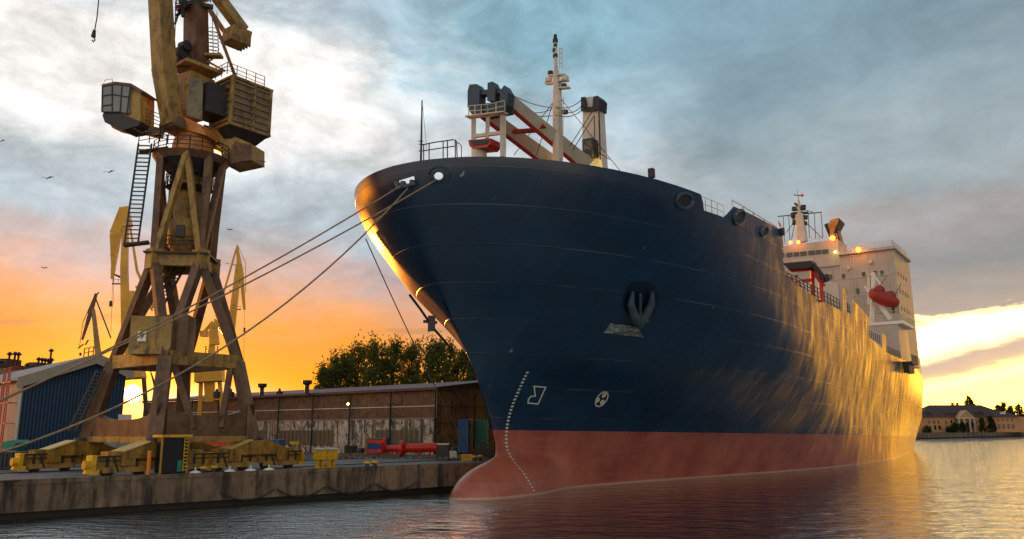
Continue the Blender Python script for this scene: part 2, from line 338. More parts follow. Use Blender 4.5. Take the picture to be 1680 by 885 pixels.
# ================================================================ the ship
SA = math.radians(36); SU = V((math.sin(SA), math.cos(SA), 0)); SN = V((math.cos(SA), -math.sin(SA), 0)); SO = V((-4.184, 58.485, 0))
def S(s, t, z): return SO + SU * s + SN * t + V((0, 0, z))
def toS(p): q = V(p) - SO; return (q.dot(SU), q.dot(SN), q.z)
def PS(px, py, s):                        # pixel ray meets the athwartships plane at s
    d = ray(px, py); k = (s - (CAM - SO).dot(SU)) / d.dot(SU); return CAM + d * k
def PT(px, py, tt):                       # pixel ray meets the fore-and-aft plane at t
    d = ray(px, py); k = (tt - (CAM - SO).dot(SN)) / d.dot(SN); return CAM + d * k
def interp(x, pts):
    if x <= pts[0][0]: return pts[0][1]
    for (a, b), (c, d) in zip(pts, pts[1:]):
        if x <= c: return b + (d - b) * (x - a) / (c - a)
    return pts[-1][1]
def sinterp(x, pts, k=.8):                # softened version
    return (interp(x - k, pts) + interp(x - k / 2, pts) + 2 * interp(x, pts) + interp(x + k / 2, pts) + interp(x + k, pts)) / 6
STEM = [(-2, 5.2), (0, 5.2), (3.8, 4.9), (5.6, 4.1), (9, 2.4), (11, 1.0), (13.5, -.9), (17, -3.9), (19.5, -5.8), (21.3, -6.7), (23, -7.0), (26, -7.0)]
STEMB = [(-2, .3), (-.6, .1), (0, .2), (.5, .4), (1.2, 1.0), (1.8, 1.9), (2.2, 2.85), (2.45, 3.7), (2.65, 4.4), (2.9, 4.85), (3.8, 4.9), (5.6, 4.1), (9, 2.4), (11, 1.0), (13.5, -.9), (17, -3.9), (19.5, -5.8), (21.3, -6.7), (23, -7.0), (26, -7.0)]
def hb(s, z):
    f = max(0, min(1, z / 22.5))
    d = s - sinterp(z, STEM)
    bb = 0.0
    if d > 0:
        L = sinterp(f, [(0, 72), (.2, 64), (.45, 47), (.7, 36), (1, 30)], .04)
        B = sinterp(f, [(0, 10.8), (.3, 12.6), (.6, 14.2), (1, 15)], .04)
        e = sinterp(f, [(0, 2.1), (.2, 1.62), (.45, .9), (.7, .62), (1, .5)], .04)
        p = sinterp(f, [(0, 2.0), (.2, 2.0), (.45, 2.05), (.7, 2.2), (1, 2.5)], .04)
        x = max(0, 1 - d / L); bb = B * (1 - x ** p) ** e
    if z < 4.6:
        sb = sinterp(z, STEMB, .12); W = sinterp(z, [(-2, 2.4), (0, 2.4), (.6, 2.3), (1.2, 2.1), (1.8, 1.75), (2.2, 1.4), (2.5, 1.0), (2.8, .5), (3.2, .3), (4.6, .1)], .15)
        if s > sb:
            q = max(0, 1 - (s - sb) / 4.8) ** 2
            b2 = W * math.sqrt(max(0, 1 - q)) * (1 / (1 + (max(0, s - 6.5) / 6.0) ** 2))
            bb = (bb ** 3 + b2 ** 3) ** (1 / 3)
    top = sinterp(s, [(35, 1), (108, .87), (120, .78), (133, .66), (148, .54)], 4)
    low = sinterp(s, [(92, 1), (111, .84), (148, .44), (152, .3)], 4)
    ww = interp(z, [(0, 0), (7, 1)])
    return bb * (low * (1 - ww) + top * ww)
def side(px, py):                          # ray meets the port shell
    tt = 12.0
    for _ in range(40):
        s, _t, z = toS(PT(px, py, tt)); tt = .7 * tt + .3 * hb(s, z)
    return s, tt, z
ship = empty('cargo_ship', SO, 'large dark blue cargo ship with red underbody and bulbous bow, moored alongside the quay', 'ship')
ship.matrix_world = Matrix((SU, -SN, V((0, 0, 1)))).transposed().to_4x4(); ship.matrix_world.translation = SO
ROOTM[ship.name] = ship.matrix_world.copy()

# shell plating
TOP = [(-8, 23.0), (0, 23.0), (9, 23.1), (12.6, 23.1), (12.75, 23.05), (13.3, 21.9), (16.6, 22.0), (18.6, 23.35), (24, 23.6), (31.3, 23.8), (31.5, 20.6), (32.0, 19.95), (33, 19.5), (35, 19.2), (44, 18.8), (56, 18.75),
       (56.2, 21.7), (58.2, 21.7), (58.35, 19.0), (61.4, 18.9), (61.6, 21.0), (71, 19.9), (71.7, 19.8), (72, 17.2), (81.4, 16.3), (81.7, 18.6), (84.4, 18.3), (84.8, 16.0), (88, 15.9), (148, 15.9)]
ds = [0, .05, .15, .3, .5, .75, 1.05, 1.4, 1.8, 2.3, 2.9, 3.6, 4.4, 5.3, 6.3, 7.4, 8.6, 9.9, 11.3, 12.6, 12.75, 13.0, 13.3, 14.4, 15.5, 16.6, 17.2, 17.9, 18.6, 20, 22, 24, 26, 28, 29.6, 31.3, 31.5, 31.7, 32.0, 32.5, 33, 34, 35, 37, 40, 44, 48, 52, 56, 56.2, 58.2, 58.35, 61.4, 61.6, 65, 68, 71, 71.7, 72, 76, 81.4, 81.7, 84.4, 84.8, 88, 92, 96, 101, 106, 111, 116, 121, 126, 131, 136, 141, 145, 148]
NV = 56
def station(d, z):
    k = 1 / (1 + math.exp((d - 10.5) / 1.3)) if d < 20 else 0
    st = sinterp(z, STEMB, .25)
    return d * (1 - 0) + st * k if d > 0 else st
def zs(d, j):
    tp = interp(d, TOP); return -1.6 + (tp + 1.6) * (j / NV)
OPEN = []
CUTS = [31.4, 56.1, 58.3, 61.5, 71.85, 81.55, 84.6]
ZL = 15.7; NU = 18
ZR = [-1.6, -1.1, -.7, -.4] + [-.2 + .16 * k for k in range(29)]; ZR += [ZR[-1] + (15.7 - ZR[-1]) * k / 26 for k in range(1, 27)]; NL = len(ZR) - 1
COLS = sorted(set([d for d in ds if all(abs(d - q) > .3 for q in CUTS)] + CUTS))
def hpoint(d, z, sign):
    st = sinterp(z, STEMB, .12); f = max(0, 1 - d / 12.0); s = d + st * f * f * (3 - 2 * f)
    return S(s, sign * hb(s, z), z)
def shell(mb, sign, lo, hi):
    cols = [d for d in COLS if lo <= d <= hi]
    def grid(cs_, zf, n):
        vs = [hpoint(d, zf(k, d, j), sign) for k, d in enumerate(cs_) for j in range(n + 1)]; W = n + 1
        mb.add(vs, [(i * W + j, (i + 1) * W + j, (i + 1) * W + j + 1, i * W + j + 1) for i in range(len(cs_) - 1) for j in range(n)], True)
    grid(cols, lambda k, d, j: ZR[j], NL)
    cuts = [c_ for c_ in [0] + CUTS + [148] if lo <= c_ <= hi]
    for c0_, c1_ in zip(cuts, cuts[1:]):
        cs_ = [d for d in cols if c0_ <= d <= c1_]
        def zf(k, d, j):
            dt = d + .2 if (k == 0 and d > 0) else (d - .2 if (k == len(cs_) - 1 and d < 148) else d)
            return ZL + (interp(dt, TOP) - ZL) * j / NU
        grid(cs_, zf, NU)
hull = MB(); shell(hull, 1, 0, 31.4); shell(hull, -1, 0, 31.4)
aft = MB(); shell(aft, 1, 31.4, 148); shell(aft, -1, 31.4, 148)
# transom
zt_ = ZR; pts_t = [hpoint(148, z, 1) for z in zt_]; pts_u = [hpoint(148, z, -1) for z in zt_]
aft.add(pts_t + pts_u, [(j, j + 1, NL + 2 + j, NL + 1 + j) for j in range(NL)])

hm = bpy.data.materials.new('hull_paint'); hm.use_nodes = True; t = hm.node_tree; b = t.nodes['Principled BSDF']
g = N(t, 'ShaderNodeTexCoord'); sp = N(t, 'ShaderNodeSeparateXYZ'); t.links.new(g.outputs['Object'], sp.inputs[0])
sx_, sy_, sz_ = sp.outputs
vstreak = NOISE(t, COMB(t, M(t, 'MULTIPLY', sx_, .75), 0.0, M(t, 'MULTIPLY', sz_, .12)), 1.0, 1.5, .5, .2)
fine = NOISE(t, COMB(t, M(t, 'MULTIPLY', sx_, 4.0), 0.0, M(t, 'MULTIPLY', sz_, .35)), 1.0, 6, .65, .2)
blot = NOISE(t, g.outputs['Object'], .25, 7, .6, .3)
navy = MIX(t, RAMP(t, blot, [(.35, 0), (.7, 1)]), (.0010, .019, .050), (.0022, .034, .078))
navy = MIX(t, M(t, 'MULTIPLY', RAMP(t, vstreak, [(.56, 0), (.72, 1)]), M(t, 'ADD', .06, M(t, 'MULTIPLY', SMOOTH(t, sx_, 18, 60), .30))), navy, (.05, .05, .045))
# welded strake lines, running with the sheer
zl = M(t, 'ADD', sz_, M(t, 'MULTIPLY', sx_, .012))
lin = M(t, 'ABSOLUTE', M(t, 'SUBTRACT', M(t, 'FRACT', M(t, 'DIVIDE', zl, 2.35)), .5))
seam = M(t, 'SUBTRACT', 1.0, SMOOTH(t, lin, .008, .022))
scr = NOISE(t, COMB(t, M(t, 'MULTIPLY', sx_, .16), 0.0, M(t, 'MULTIPLY', sz_, 1.4)), 1.0, 4, .6, 0)
navy = MIX(t, M(t, 'MULTIPLY', M(t, 'MULTIPLY', seam, SMOOTH(t, scr, .46, .66)), .42), navy, (.13, .18, .19))
spot = NOISE(t, g.outputs['Object'], 1.15, 3, .5, .6)
navy = MIX(t, RAMP(t, spot, [(.735, 0), (.76, 1)]), navy, (.22, .24, .24))
redp = MIX(t, RAMP(t, blot, [(.35, 0), (.7, 1)]), (.30, .062, .040), (.50, .15, .085))
scum = NOISE(t, COMB(t, M(t, 'MULTIPLY', sx_, .12), M(t, 'MULTIPLY', sy_, .1), M(t, 'MULTIPLY', sz_, 3.0)), 1.0, 6, .62, .1)
redp = MIX(t, M(t, 'MULTIPLY', RAMP(t, scum, [(.5, 0), (.68, 1)]), .5), redp, (.38, .15, .085))
redp = MIX(t, M(t, 'MULTIPLY', RAMP(t, vstreak, [(.5, 0), (.75, 1)]), .3), redp, (.40, .16, .075))
redp = MIX(t, M(t, 'MULTIPLY', RAMP(t, fine, [(.55, 0), (.8, 1)]), .5), redp, (.08, .028, .02))
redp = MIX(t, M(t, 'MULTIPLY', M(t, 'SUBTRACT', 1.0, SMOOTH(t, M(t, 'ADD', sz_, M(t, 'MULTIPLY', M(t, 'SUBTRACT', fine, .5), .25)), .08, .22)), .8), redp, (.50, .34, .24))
vb = M(t, 'ABSOLUTE', M(t, 'SUBTRACT', M(t, 'FRACT', M(t, 'DIVIDE', M(t, 'ADD', sx_, M(t, 'MULTIPLY', M(t, 'FLOOR', M(t, 'DIVIDE', zl, 2.35)), 3.7)), 9.0)), .5)); vbm = M(t, 'SUBTRACT', 1.0, SMOOTH(t, vb, .003, .008))
navy = MIX(t, M(t, 'MULTIPLY', vbm, .3), navy, (.0008, .006, .012))
lvl = M(t, 'SUBTRACT', 4.95, M(t, 'MULTIPLY', sx_, .0145))
for s0_ in (59.9, 72, 84.6, 97):
    vl = M(t, 'SUBTRACT', 1.0, SMOOTH(t, M(t, 'ABSOLUTE', M(t, 'SUBTRACT', sx_, s0_)), .05, .13)); navy = MIX(t, M(t, 'MULTIPLY', vl, .85), navy, (.004, .004, .005))
rn = NOISE(t, COMB(t, M(t, 'MULTIPLY', sx_, 2.2), M(t, 'MULTIPLY', sy_, .6), M(t, 'MULTIPLY', sz_, .22)), 1.0, 5, .6, .1)
rmask = NOISE(t, g.outputs['Object'], .16, 3, .5, .2)
navy = MIX(t, M(t, 'MULTIPLY', M(t, 'MULTIPLY', RAMP(t, rn, [(.60, 0), (.72, 1)]), SMOOTH(t, rmask, .48, .62)), .45), navy, (.075, .045, .03))
isred = M(t, 'SUBTRACT', 1.0, SMOOTH(t, M(t, 'SUBTRACT', sz_, lvl), -.015, .015))
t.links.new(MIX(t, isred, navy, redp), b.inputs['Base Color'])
t.links.new(M(t, 'ADD', .19, M(t, 'ADD', M(t, 'MULTIPLY', vstreak, .18), M(t, 'MULTIPLY', isred, .06))), b.inputs['Roughness'])
b.inputs['Specular IOR Level'].default_value = .5; b.inputs['Coat Weight'].default_value = .12; b.inputs['Coat Roughness'].default_value = .22
frames = M(t, 'SINE', M(t, 'MULTIPLY', sx_, 2 * math.pi / 2.4))
dents2 = NOISE(t, COMB(t, M(t, 'MULTIPLY', sx_, .16), 0.0, M(t, 'MULTIPLY', sz_, .2)), 1.0, 2, .4, 0)
dents = NOISE(t, COMB(t, M(t, 'MULTIPLY', sx_, .55), 0.0, M(t, 'MULTIPLY', sz_, .38)), 1.0, 2, .45, 0)
height = M(t, 'ADD', M(t, 'ADD', M(t, 'MULTIPLY', dents2, .45), M(t, 'MULTIPLY', frames, .004)), M(t, 'ADD', M(t, 'MULTIPLY', vstreak, .035), M(t, 'ADD', M(t, 'MULTIPLY', dents, .09), M(t, 'MULTIPLY', seam, .03))))
bn = N(t, 'ShaderNodeBump'); bn.inputs['Strength'].default_value = .55; bn.inputs['Distance'].default_value = 1.0
t.links.new(height, bn.inputs['Height']); t.links.new(bn.outputs[0], b.inputs['Normal'])
import bmesh
hull_o = hull.build('hull', hm, ship)
bm = bmesh.new(); bm.from_mesh(hull_o.data); bmesh.ops.remove_doubles(bm, verts=bm.verts, dist=.002)
bmesh.ops.dissolve_degenerate(bm, edges=bm.edges, dist=.0005)
bmesh.ops.recalc_face_normals(bm, faces=bm.faces)
bm.to_mesh(hull_o.data)
hull_o.data.polygons.foreach_set('use_smooth', [True] * len(hull_o.data.polygons))
bvh = BVHTree.FromBMesh(bm); bm.free()
aft_o = aft.build('aft', hm, ship)
SHM = ship.matrix_world.copy(); SHI = SHM.inverted()
def hit(px, py):
    o = SHI @ CAM; d = (SHI.to_3x3() @ ray(px, py)).normalized()
    loc, nr, idx, dist = bvh.ray_cast(o, d)
    if loc is None: return None, None
    nw = (SHM.to_3x3() @ nr).normalized()
    if nw.dot(ray(px, py)) > 0: nw = -nw
    return SHM @ loc, nw
# openings in the bulwark: a roller fairlead and a round bow chock are cut through with booleans
cut = MB()
def hole(pxs, name='cutter', depth=1.6):
    P = [hit(x, y) for x, y in pxs]; n_ = sum((q[1] for q in P), V()) / len(P); n_.normalize()
    return [q[0] for q in P], n_
cuts = []
def ellipse(cx0, cy0, a, bb, n=16, rot=0):
    return [(cx0 + a * math.cos(th) * math.cos(rot) - bb * math.sin(th) * math.sin(rot), cy0 + a * math.cos(th) * math.sin(rot) + bb * math.sin(th) * math.cos(rot)) for th in [2 * math.pi * k / n for k in range(n)]]
holes = [([(654, 297), (679, 289), (681, 298), (675, 303), (666, 301), (658, 305)], 'fair'), (ellipse(720, 289, 8.5, 7.5), 'chock')]
for px_, kind in holes:
    P, n_ = hole(px_)
    cuts.append((P, n_, kind))
me_c = MB()
for P, n_, kind in cuts:
    me_c = MB(); me_c.prism([p + n_ * .9 for p in P], -n_ * 2.2)
    o = me_c.build('cut', m_dark, ship)
    md = hull_o.modifiers.new('opening', 'BOOLEAN'); md.operation = 'DIFFERENCE'; md.solver = 'EXACT'; md.object = o
    P2 = o
sol = hull_o.modifiers.new('plate', 'SOLIDIFY'); sol.thickness = .06; sol.offset = -1
hull_o.modifiers.move(len(hull_o.modifiers) - 1, 0)
dg = bpy.context.evaluated_depsgraph_get(); dg.update()
new = bpy.data.meshes.new_from_object(hull_o.evaluated_get(dg))
cutobjs = [mo.object for mo in hull_o.modifiers if mo.type == 'BOOLEAN']
hull_o.modifiers.clear(); hull_o.data = new
for o in cutobjs: bpy.data.objects.remove(o)
bm = bmesh.new(); bm.from_mesh(hull_o.data); bm.from_mesh(aft_o.data); bmesh.ops.remove_doubles(bm, verts=bm.verts, dist=.003)
bm.to_mesh(hull_o.data); bm.free(); bpy.data.objects.remove(aft_o)
hull_o.data.polygons.foreach_set('use_smooth', [True] * len(hull_o.data.polygons))
hull_o.data.set_sharp_from_angle(angle=math.radians(50))
# raised lips round the openings
def lip(pxs, name, r, m_):
    P, n_ = hole(pxs); mb = MB(); ring = [p + n_ * .04 for p in P]; mb.path(ring + [ring[0], ring[1]], r, 8); return mb.build(name, m_, ship)
m_lip = mat('chock_steel', (.03, .06, .09), .45, scale=1, vary=.3)
lip(ellipse(720, 289, 9.3, 8.3), 'mooring_chock', .09, m_lip); lip(ellipse(721, 287, 17, 14), 'chock_ring', .05, hm)
lip(ellipse(1122, 330, 13, 12), 'mooring_chock', .16, m_lip); lip(ellipse(1212, 357, 9, 12, rot=.35), 'mooring_chock', .15, m_lip); lip(ellipse(1253, 380, 6, 8, rot=.35), 'mooring_chock', .13, m_lip)
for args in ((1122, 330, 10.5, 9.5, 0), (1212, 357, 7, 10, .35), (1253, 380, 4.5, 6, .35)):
    P, n_ = hole(ellipse(*args[:4], rot=args[4])); mb = MB(); mb.add([p + n_ * .05 for p in P], [tuple(range(len(P)))]); mb.build('chock_shade_disc', m_black, ship)  # flat black discs stand in for the shaded insides of uncut chocks
# deck planes
dk = MB()
prof = [ds[k] for k in range(len(ds))]
def decksheet(s0, s1, z, inset=.12):
    ss = [s0 + (s1 - s0) * k / 30 for k in range(31)]
    L = [S(s, max(0, hb(s, z) - inset), z) for s in ss]; R_ = [S(s, -max(0, hb(s, z) - inset), z) for s in ss]
    dk.add(L + R_, [(k, k + 1, 32 + k, 31 + k) for k in range(30)])
decksheet(-6.4, 31, 21.1); decksheet(31, 147.9, 15.6)
dk.build('deck', mat('deck_green', (.05, .08, .06), .7, scale=.5, vary=.3), ship)
bk = MB(); zz_b = [15.6, 17, 19, 21, 23.2]; bk.add([S(31, hb(31, z) - .2, z) for z in zz_b] + [S(31, -hb(31, z) + .2, z) for z in zz_b[::-1]], [tuple(range(10))])
bk.build('forecastle_bulkhead', m_navy, ship)

# fairlead rollers and lips at the rectangular opening
fb = MB()
P, n_ = hole([(652, 298), (681, 288), (684, 302), (656, 309)])
fb.beam(P[2] + n_ * .12, P[3] + n_ * .12, .28, .22); fb.beam(P[0] + n_ * .1, P[3] + n_ * .1, .22, .3)
fb.build('fairlead', m_lip, ship)
rb = MB()
for x, y in ((662, 301), (677, 299)):
    p, nn = hit(x, y); rb.cyl(p + nn * .05 - V((0, 0, .25)), p + nn * .05 + V((0, 0, .12)), .2, n=10)
rb.build('fairlead_roller', m_lip, ship)
# dark sheet on the shell painted as the anchor recess's shade, and anchor, starboard of nothing: port bow
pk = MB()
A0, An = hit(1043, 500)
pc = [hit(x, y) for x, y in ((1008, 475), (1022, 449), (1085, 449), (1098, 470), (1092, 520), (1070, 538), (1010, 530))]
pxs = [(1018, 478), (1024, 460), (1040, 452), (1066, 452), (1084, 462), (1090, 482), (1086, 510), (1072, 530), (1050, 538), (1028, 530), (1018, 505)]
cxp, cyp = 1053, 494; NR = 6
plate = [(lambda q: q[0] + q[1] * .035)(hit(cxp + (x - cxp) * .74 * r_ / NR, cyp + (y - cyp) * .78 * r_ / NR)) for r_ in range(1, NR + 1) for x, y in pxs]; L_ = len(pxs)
pk.add(plate, [tuple(range(L_))] + [(r_ * L_ + k, r_ * L_ + (k + 1) % L_, (r_ + 1) * L_ + (k + 1) % L_, (r_ + 1) * L_ + k) for r_ in range(NR - 1) for k in range(L_)]); pk.build('anchor_shade_patch', mat('recess_shade', (.0012, .011, .028), .4, vary=.3, spec=.4), ship)
an = MB()
def hp(x, y, off): p, nn = hit(x, y); return p + nn * off
for pts_, r in (([(1045, 524), (1036, 512), (1031, 495), (1034, 475)], .22), ([(1045, 524), (1055, 512), (1064, 495), (1066, 475)], .22)):
    q = [hp(x, y, .42) for x, y in pts_]
    for a_, b_, r1, r2 in zip(q, q[1:], (.36, .36, .30), (.36, .30, .10)): an.cyl(a_, b_, r1, r2, n=8)
an.cyl(hp(1036, 524, .42), hp(1058, 522, .42), .16, n=8); an.cyl(hp(1045, 524, .42), hp(1047, 480, .34), .17, .12, n=8); an.cyl(hp(1047, 532, .42), hp(1044, 518, .42), .18, .25, n=8)
an.build('anchor', mat('anchor_steel', (.045, .085, .11), .45, col2=(.20, .13, .06), thr=(.56, .66), scale=1.5, vary=.3), ship)
rub = MB(); q = [hp(x, y, o_) for x, y, o_ in ((990, 546, .05), (1002, 531, .12), (1045, 536, .55), (1055, 553, .1))]
q2 = [hp(x, y, -.25) for x, y in ((990, 546), (1002, 531), (1045, 536), (1055, 553))]
rub.add(q + q2, [(0, 1, 2, 3), (7, 6, 5, 4), (0, 4, 5, 1), (1, 5, 6, 2), (2, 6, 7, 3), (3, 7, 4, 0)])
rub.build('anchor_rubbing_plate', mat('worn_plate', (.10, .18, .24), .35, col2=(.55, .48, .28), thr=(.5, .58), scale=1.4, vary=.4), ship)
# painted marks
m_mark = mat('mark_white', (.62, .62, .56), .5, vary=.15, scale=2)
def painted(name, poly, closed, wpx):
    mb = MB(); pp = poly + ([poly[0]] if closed else [])
    for (x0, y0), (x1, y1) in zip(pp, pp[1:]):
        L = math.hypot(x1 - x0, y1 - y0); ux, uy = (x1 - x0) / L, (y1 - y0) / L; nx_, ny_ = -uy * wpx / 2, ux * wpx / 2
        x0e, y0e, x1e, y1e = x0 - ux * wpx / 2, y0 - uy * wpx / 2, x1 + ux * wpx / 2, y1 + uy * wpx / 2
        mb.add([hp(x0e + nx_, y0e + ny_, .02), hp(x1e + nx_, y1e + ny_, .02), hp(x1e - nx_, y1e - ny_, .02), hp(x0e - nx_, y0e - ny_, .02)], [(0, 1, 2, 3)])
    return mb.build(name, m_mark, ship)
painted('bulb_mark', [(876, 634), (895, 635.5), (882.5, 663), (866, 661.5), (867, 655), (871, 650.5), (878, 650)], True, 2.0)
mbt = MB()
def blob(mb, pts_, off=.02): mb.add([hp(x, y, off) for x, y in pts_], [tuple(range(len(pts_)))])
E_o = ellipse(987, 655, 15, 8.5, 28, -.93); E_i = ellipse(987, 655, 12.6, 6.8, 28, -.93)
vo = [hp(x, y, .02) for x, y in E_o]; vi = [hp(x, y, .02) for x, y in E_i]
mbt.add(vo + vi, [(k, (k + 1) % 28, 28 + (k + 1) % 28, 28 + k) for k in range(28)])
for cx0, cy0 in ((991, 648.5), (980.5, 656.5), (988, 660)): blob(mbt, ellipse(cx0, cy0, 5.0, 3.0, 12, -.9))
mbt.build('thruster_mark', m_mark, ship)
dm = MB()
DL = [(865.5, 610), (858, 625), (851, 641), (844.5, 655), (839, 670), (834.5, 685), (831.5, 700), (830.2, 715), (830.2, 728), (832.5, 740), (838, 750), (846, 762), (857, 774), (866, 788), (873, 800), (876, 807)]
tot = [0]
for (a_, b_), (c_, d_) in zip(DL, DL[1:]): tot.append(tot[-1] + math.hypot(c_ - a_, d_ - b_))
def dl(u_):
    for k in range(len(DL) - 1):
        if u_ <= tot[k + 1]: f = (u_ - tot[k]) / (tot[k + 1] - tot[k]); return (DL[k][0] + (DL[k + 1][0] - DL[k][0]) * f, DL[k][1] + (DL[k + 1][1] - DL[k][1]) * f)
    return DL[-1]
u_ = 0
while u_ < tot[-1] - 3:
    (x0, y0), (x1, y1) = dl(u_), dl(u_ + 3.0); L = math.hypot(x1 - x0, y1 - y0); wd = 2.1 if y0 < 735 else 1.4
    wd = wd if y0 < 735 else 1.3
    dm.add([hp(x0 - wd, y0, .02), hp(x0 + wd, y0, .02), hp(x1 + wd, y1, .02), hp(x1 - wd, y1, .02)], [(0, 1, 2, 3)]); u_ += 6.1
dm.build('draft_marks', m_mark, ship)
# a little fender bracket hanging at the stem
fbk = MB()
q = S(1.2, -.9, 12.0)
fbk = MB(); q = PT(708, 532, -.5); fbk.beam(q + V((0, 0, .6)), q - V((0, 0, .5)), .5, .35); fbk.beam(q + V((-.6, 0, .2)), q + V((.4, 0, .1)), .2, .2)
fbk.path([PT(672, 484, -.6), PT(690, 508, -.6), PT(712, 540, -.6), PT(735, 566, -.6)], .09, 6)
fbk.build('stem_fender_frame', m_black, ship)
# ---------------- deckhouse. front at s = 104
SF = 104.0
def tz(px, py, s=SF): q = toS(PS(px, py, s)); return q[1], q[2]
tr, ztop = tz(1466, 409); tl = -tr
_, zbr = tz(1374, 393); tm, zroof = tz(1377, 418)
m_side = mat('deckhouse_paint', (.45, .41, .345), .4, scale=.4, vary=.1, grime=((.30, .22, .15), (1.2, 1.2, .1), 1.1, .56, .78), bump=.1)
hs = MB()
hs.box(S(SF + 7, 0, (15.5 + ztop) / 2), 14, 2 * tr, ztop - 15.5, SU, SN)
hs.build('deckhouse', m_side, ship)
ov = MB(); ov.box(S(SF + 6.8, (tm + tr) / 2 + .15, ztop + .25), 15, tr - tm + .5, .5, SU, SN); ov.build('roof', m_side, ship)
wb = MB(); wb.box(S(SF + 3.0, (tm - tr) / 2, (zroof + zbr) / 2 - 1.0), 6.6, tm + tr, zbr - zroof + 2.0, SU, SN); wheelhouse = wb.build('wheelhouse', m_side, ship)
def win(px0, py0, px1, py1, par=ship, s=SF - .02, name='window', mt_=None):
    a = tz(px0, py0, s); c_ = tz(px1, py1, s); mb = MB()
    mb.box(S(s, (a[0] + c_[0]) / 2, (a[1] + c_[1]) / 2), .12, abs(c_[0] - a[0]), abs(a[1] - c_[1]), SU, SN)
    return mb.build(name, mt_ or m_glass, par)
# bridge windows
for x0, x1, y in ((1276, 1287.5, 419.5), (1290, 1301, 418.3), (1302, 1312, 417.3), (1313, 1324, 416.4), (1326, 1337, 415.0), (1338, 1348, 414), (1349, 1360, 413)):
    win(x0, y - 2.8, x1 - .6, y + 2.8, wheelhouse, SF - .36, mt_=m_glass)
for x, y in ((1363, 455), (1384, 454), (1417, 451), (1436, 449), (1447, 448.4), (1387, 479), (1407, 478), (1352, 456)):
    win(x - 3, y - 4, x + 3, y + 4)
win(1463.5, 505, 1468, 513.5)
# seam where the house steps
sm_ = MB(); sm_.box(S(SF - .03, tm, 26), .12, .14, 2 * (ztop - 26), SU, SN); sm_.build('corner_seam', m_cream, ship)
# small fittings on the front of the house
for x, y0, y1 in ((1397, 420, 500), (1456, 415, 470)):
    mb = MB()
    for o_ in (-.25, .25): mb.beam(PS(x, y0, SF - .3) + SN * o_, PS(x + (y1 - y0) * .09, y1, SF - .3) + SN * o_, .06, .06)
    for k in range(18): q_ = PS(x, y0, SF - .3).lerp(PS(x + (y1 - y0) * .09, y1, SF - .3), k / 17); mb.beam(q_ - SN * .25, q_ + SN * .25, .05, .05)
    mb.build('wall_ladder', m_cream, ship)
for k, zz_ in enumerate((31.2, 27.9, 24.7)):
    mb = MB(); mb.box(S(SF - .04, tr / 2 + .3, zz_), .1, tr - .8, .09, SU, SN); mb.build('deck_strake', m_cream, ship)
for x, y in ((1392, 440), (1428, 430), (1372, 470)):
    mb = MB(); mb.box(PS(x, y, SF - .2), .4, .5, .6, SU, SN); mb.build('junction_box', m_cream, ship)
mb = MB(); mb.rail([S(SF - .4, t_, ztop + .5) for t_ in (tm + .5, tr * .6, tr)] + [S(SF + 12, tr, ztop + .5)], 1.0, .04, 3, 1.6); mb.build('roof_railing', m_cream, ship)
mb = MB(); mb.rail([S(SF - .4, t_, zbr + .05) for t_ in (-tr, 0, tm)], .9, .04, 2, 1.6); mb.build('roof_railing', m_cream, ship)
# side windows of the house
for k, zz_ in enumerate((31.5, 28.4, 25.3)):
    for j in range(4):
        mb = MB(); mb.box(S(SF + 2.2 + 2.4 * j, tr + .01, zz_), .6, .05, .8, SU, SN); mb.build('window', m_black, ship)
# lower part of the house flush with the shell, aft blocks
lb = MB()
def aft_block(mb, s0, s1, t_in, z0, z1, off=-.02):
    n_ = 8; L = []
    for k in range(n_ + 1):
        s = s0 + (s1 - s0) * k / n_; L.append((s, hb(s, 15) + off))
    top = [S(s, tt, z1) for s, tt in L]; bot = [S(s, tt, z0) for s, tt in L]
    it = [S(s1, t_in, z1), S(s0, t_in, z1)]; ib = [S(s1, t_in, z0), S(s0, t_in, z0)]
    mb.add(top + it, [tuple(range(n_ + 3))]); mb.add(bot + ib, [tuple(range(n_ + 3))])
    a = bot + ib; b_ = top + it; n2 = n_ + 3
    mb.add(a + b_, [(k, (k + 1) % n2, n2 + (k + 1) % n2, n2 + k) for k in range(n2)])
aft_block(lb, 98.5, 119.5, 5, 15.7, 22.0)
aft_block(lb, 119.5, 147.5, 3, 15.7, 19.6, -.05)
lb.build('aft_casing', m_side, ship)
lb2 = MB(); aft_block(lb2, 121, 134, 3, 19.5, 24.4, -.9); aft_block(lb2, 120.6, 134.4, 3, 24.4, 24.75, -.5); lb2.build('aft_house', m_side, ship)
mk = MB(); lip_ = [S(s, hb(s, 15) + .0, 24.75) for s in (121, 125, 130, 134)]; mk.rail(lip_, 1.0, .05, 3, 2); mk.build('aft_railing', m_white2, ship)
# deck gear light: lifeboat platform
plat = MB(); pz = 22.0
plat.box(S(103.6, 10.2, pz), 10.5, 6.6, .5, SU, SN); pl_o = plat.build('boat_deck', m_white2, ship)
rl = MB(); rl.rail([S(98.5, 7.2, pz + .2), S(98.4, 13.4, pz + .2), S(108, 13.4, pz + .2)], 1.1, .05, 3, 1.6); rl.build('boat_deck_railing', m_cream, ship)
dv = MB()
a0 = PS(1433, 470, 101); a1 = PS(1466, 512, 101)
dv.beam(PS(1428, 478, 101), PS(1461, 524, 101), .55, .7); dv.beam(PS(1433, 448, 101), PS(1430, 535, 101), .5, .5, .6, .6); dv.beam(PS(1433, 450, 101), PS(1452, 478, 101), .28, .28)
dv.beam(PS(1419, 470, 101), PS(1432, 494, 101), .3, .3); dv.beam(PS(1425, 452, 103.5), PS(1425, 500, 103.5), .3, .3); dv.beam(PS(1425, 452, 103.5), PS(1433, 448, 101), .25, .25)
dv.build('boat_davit', m_white2, ship)
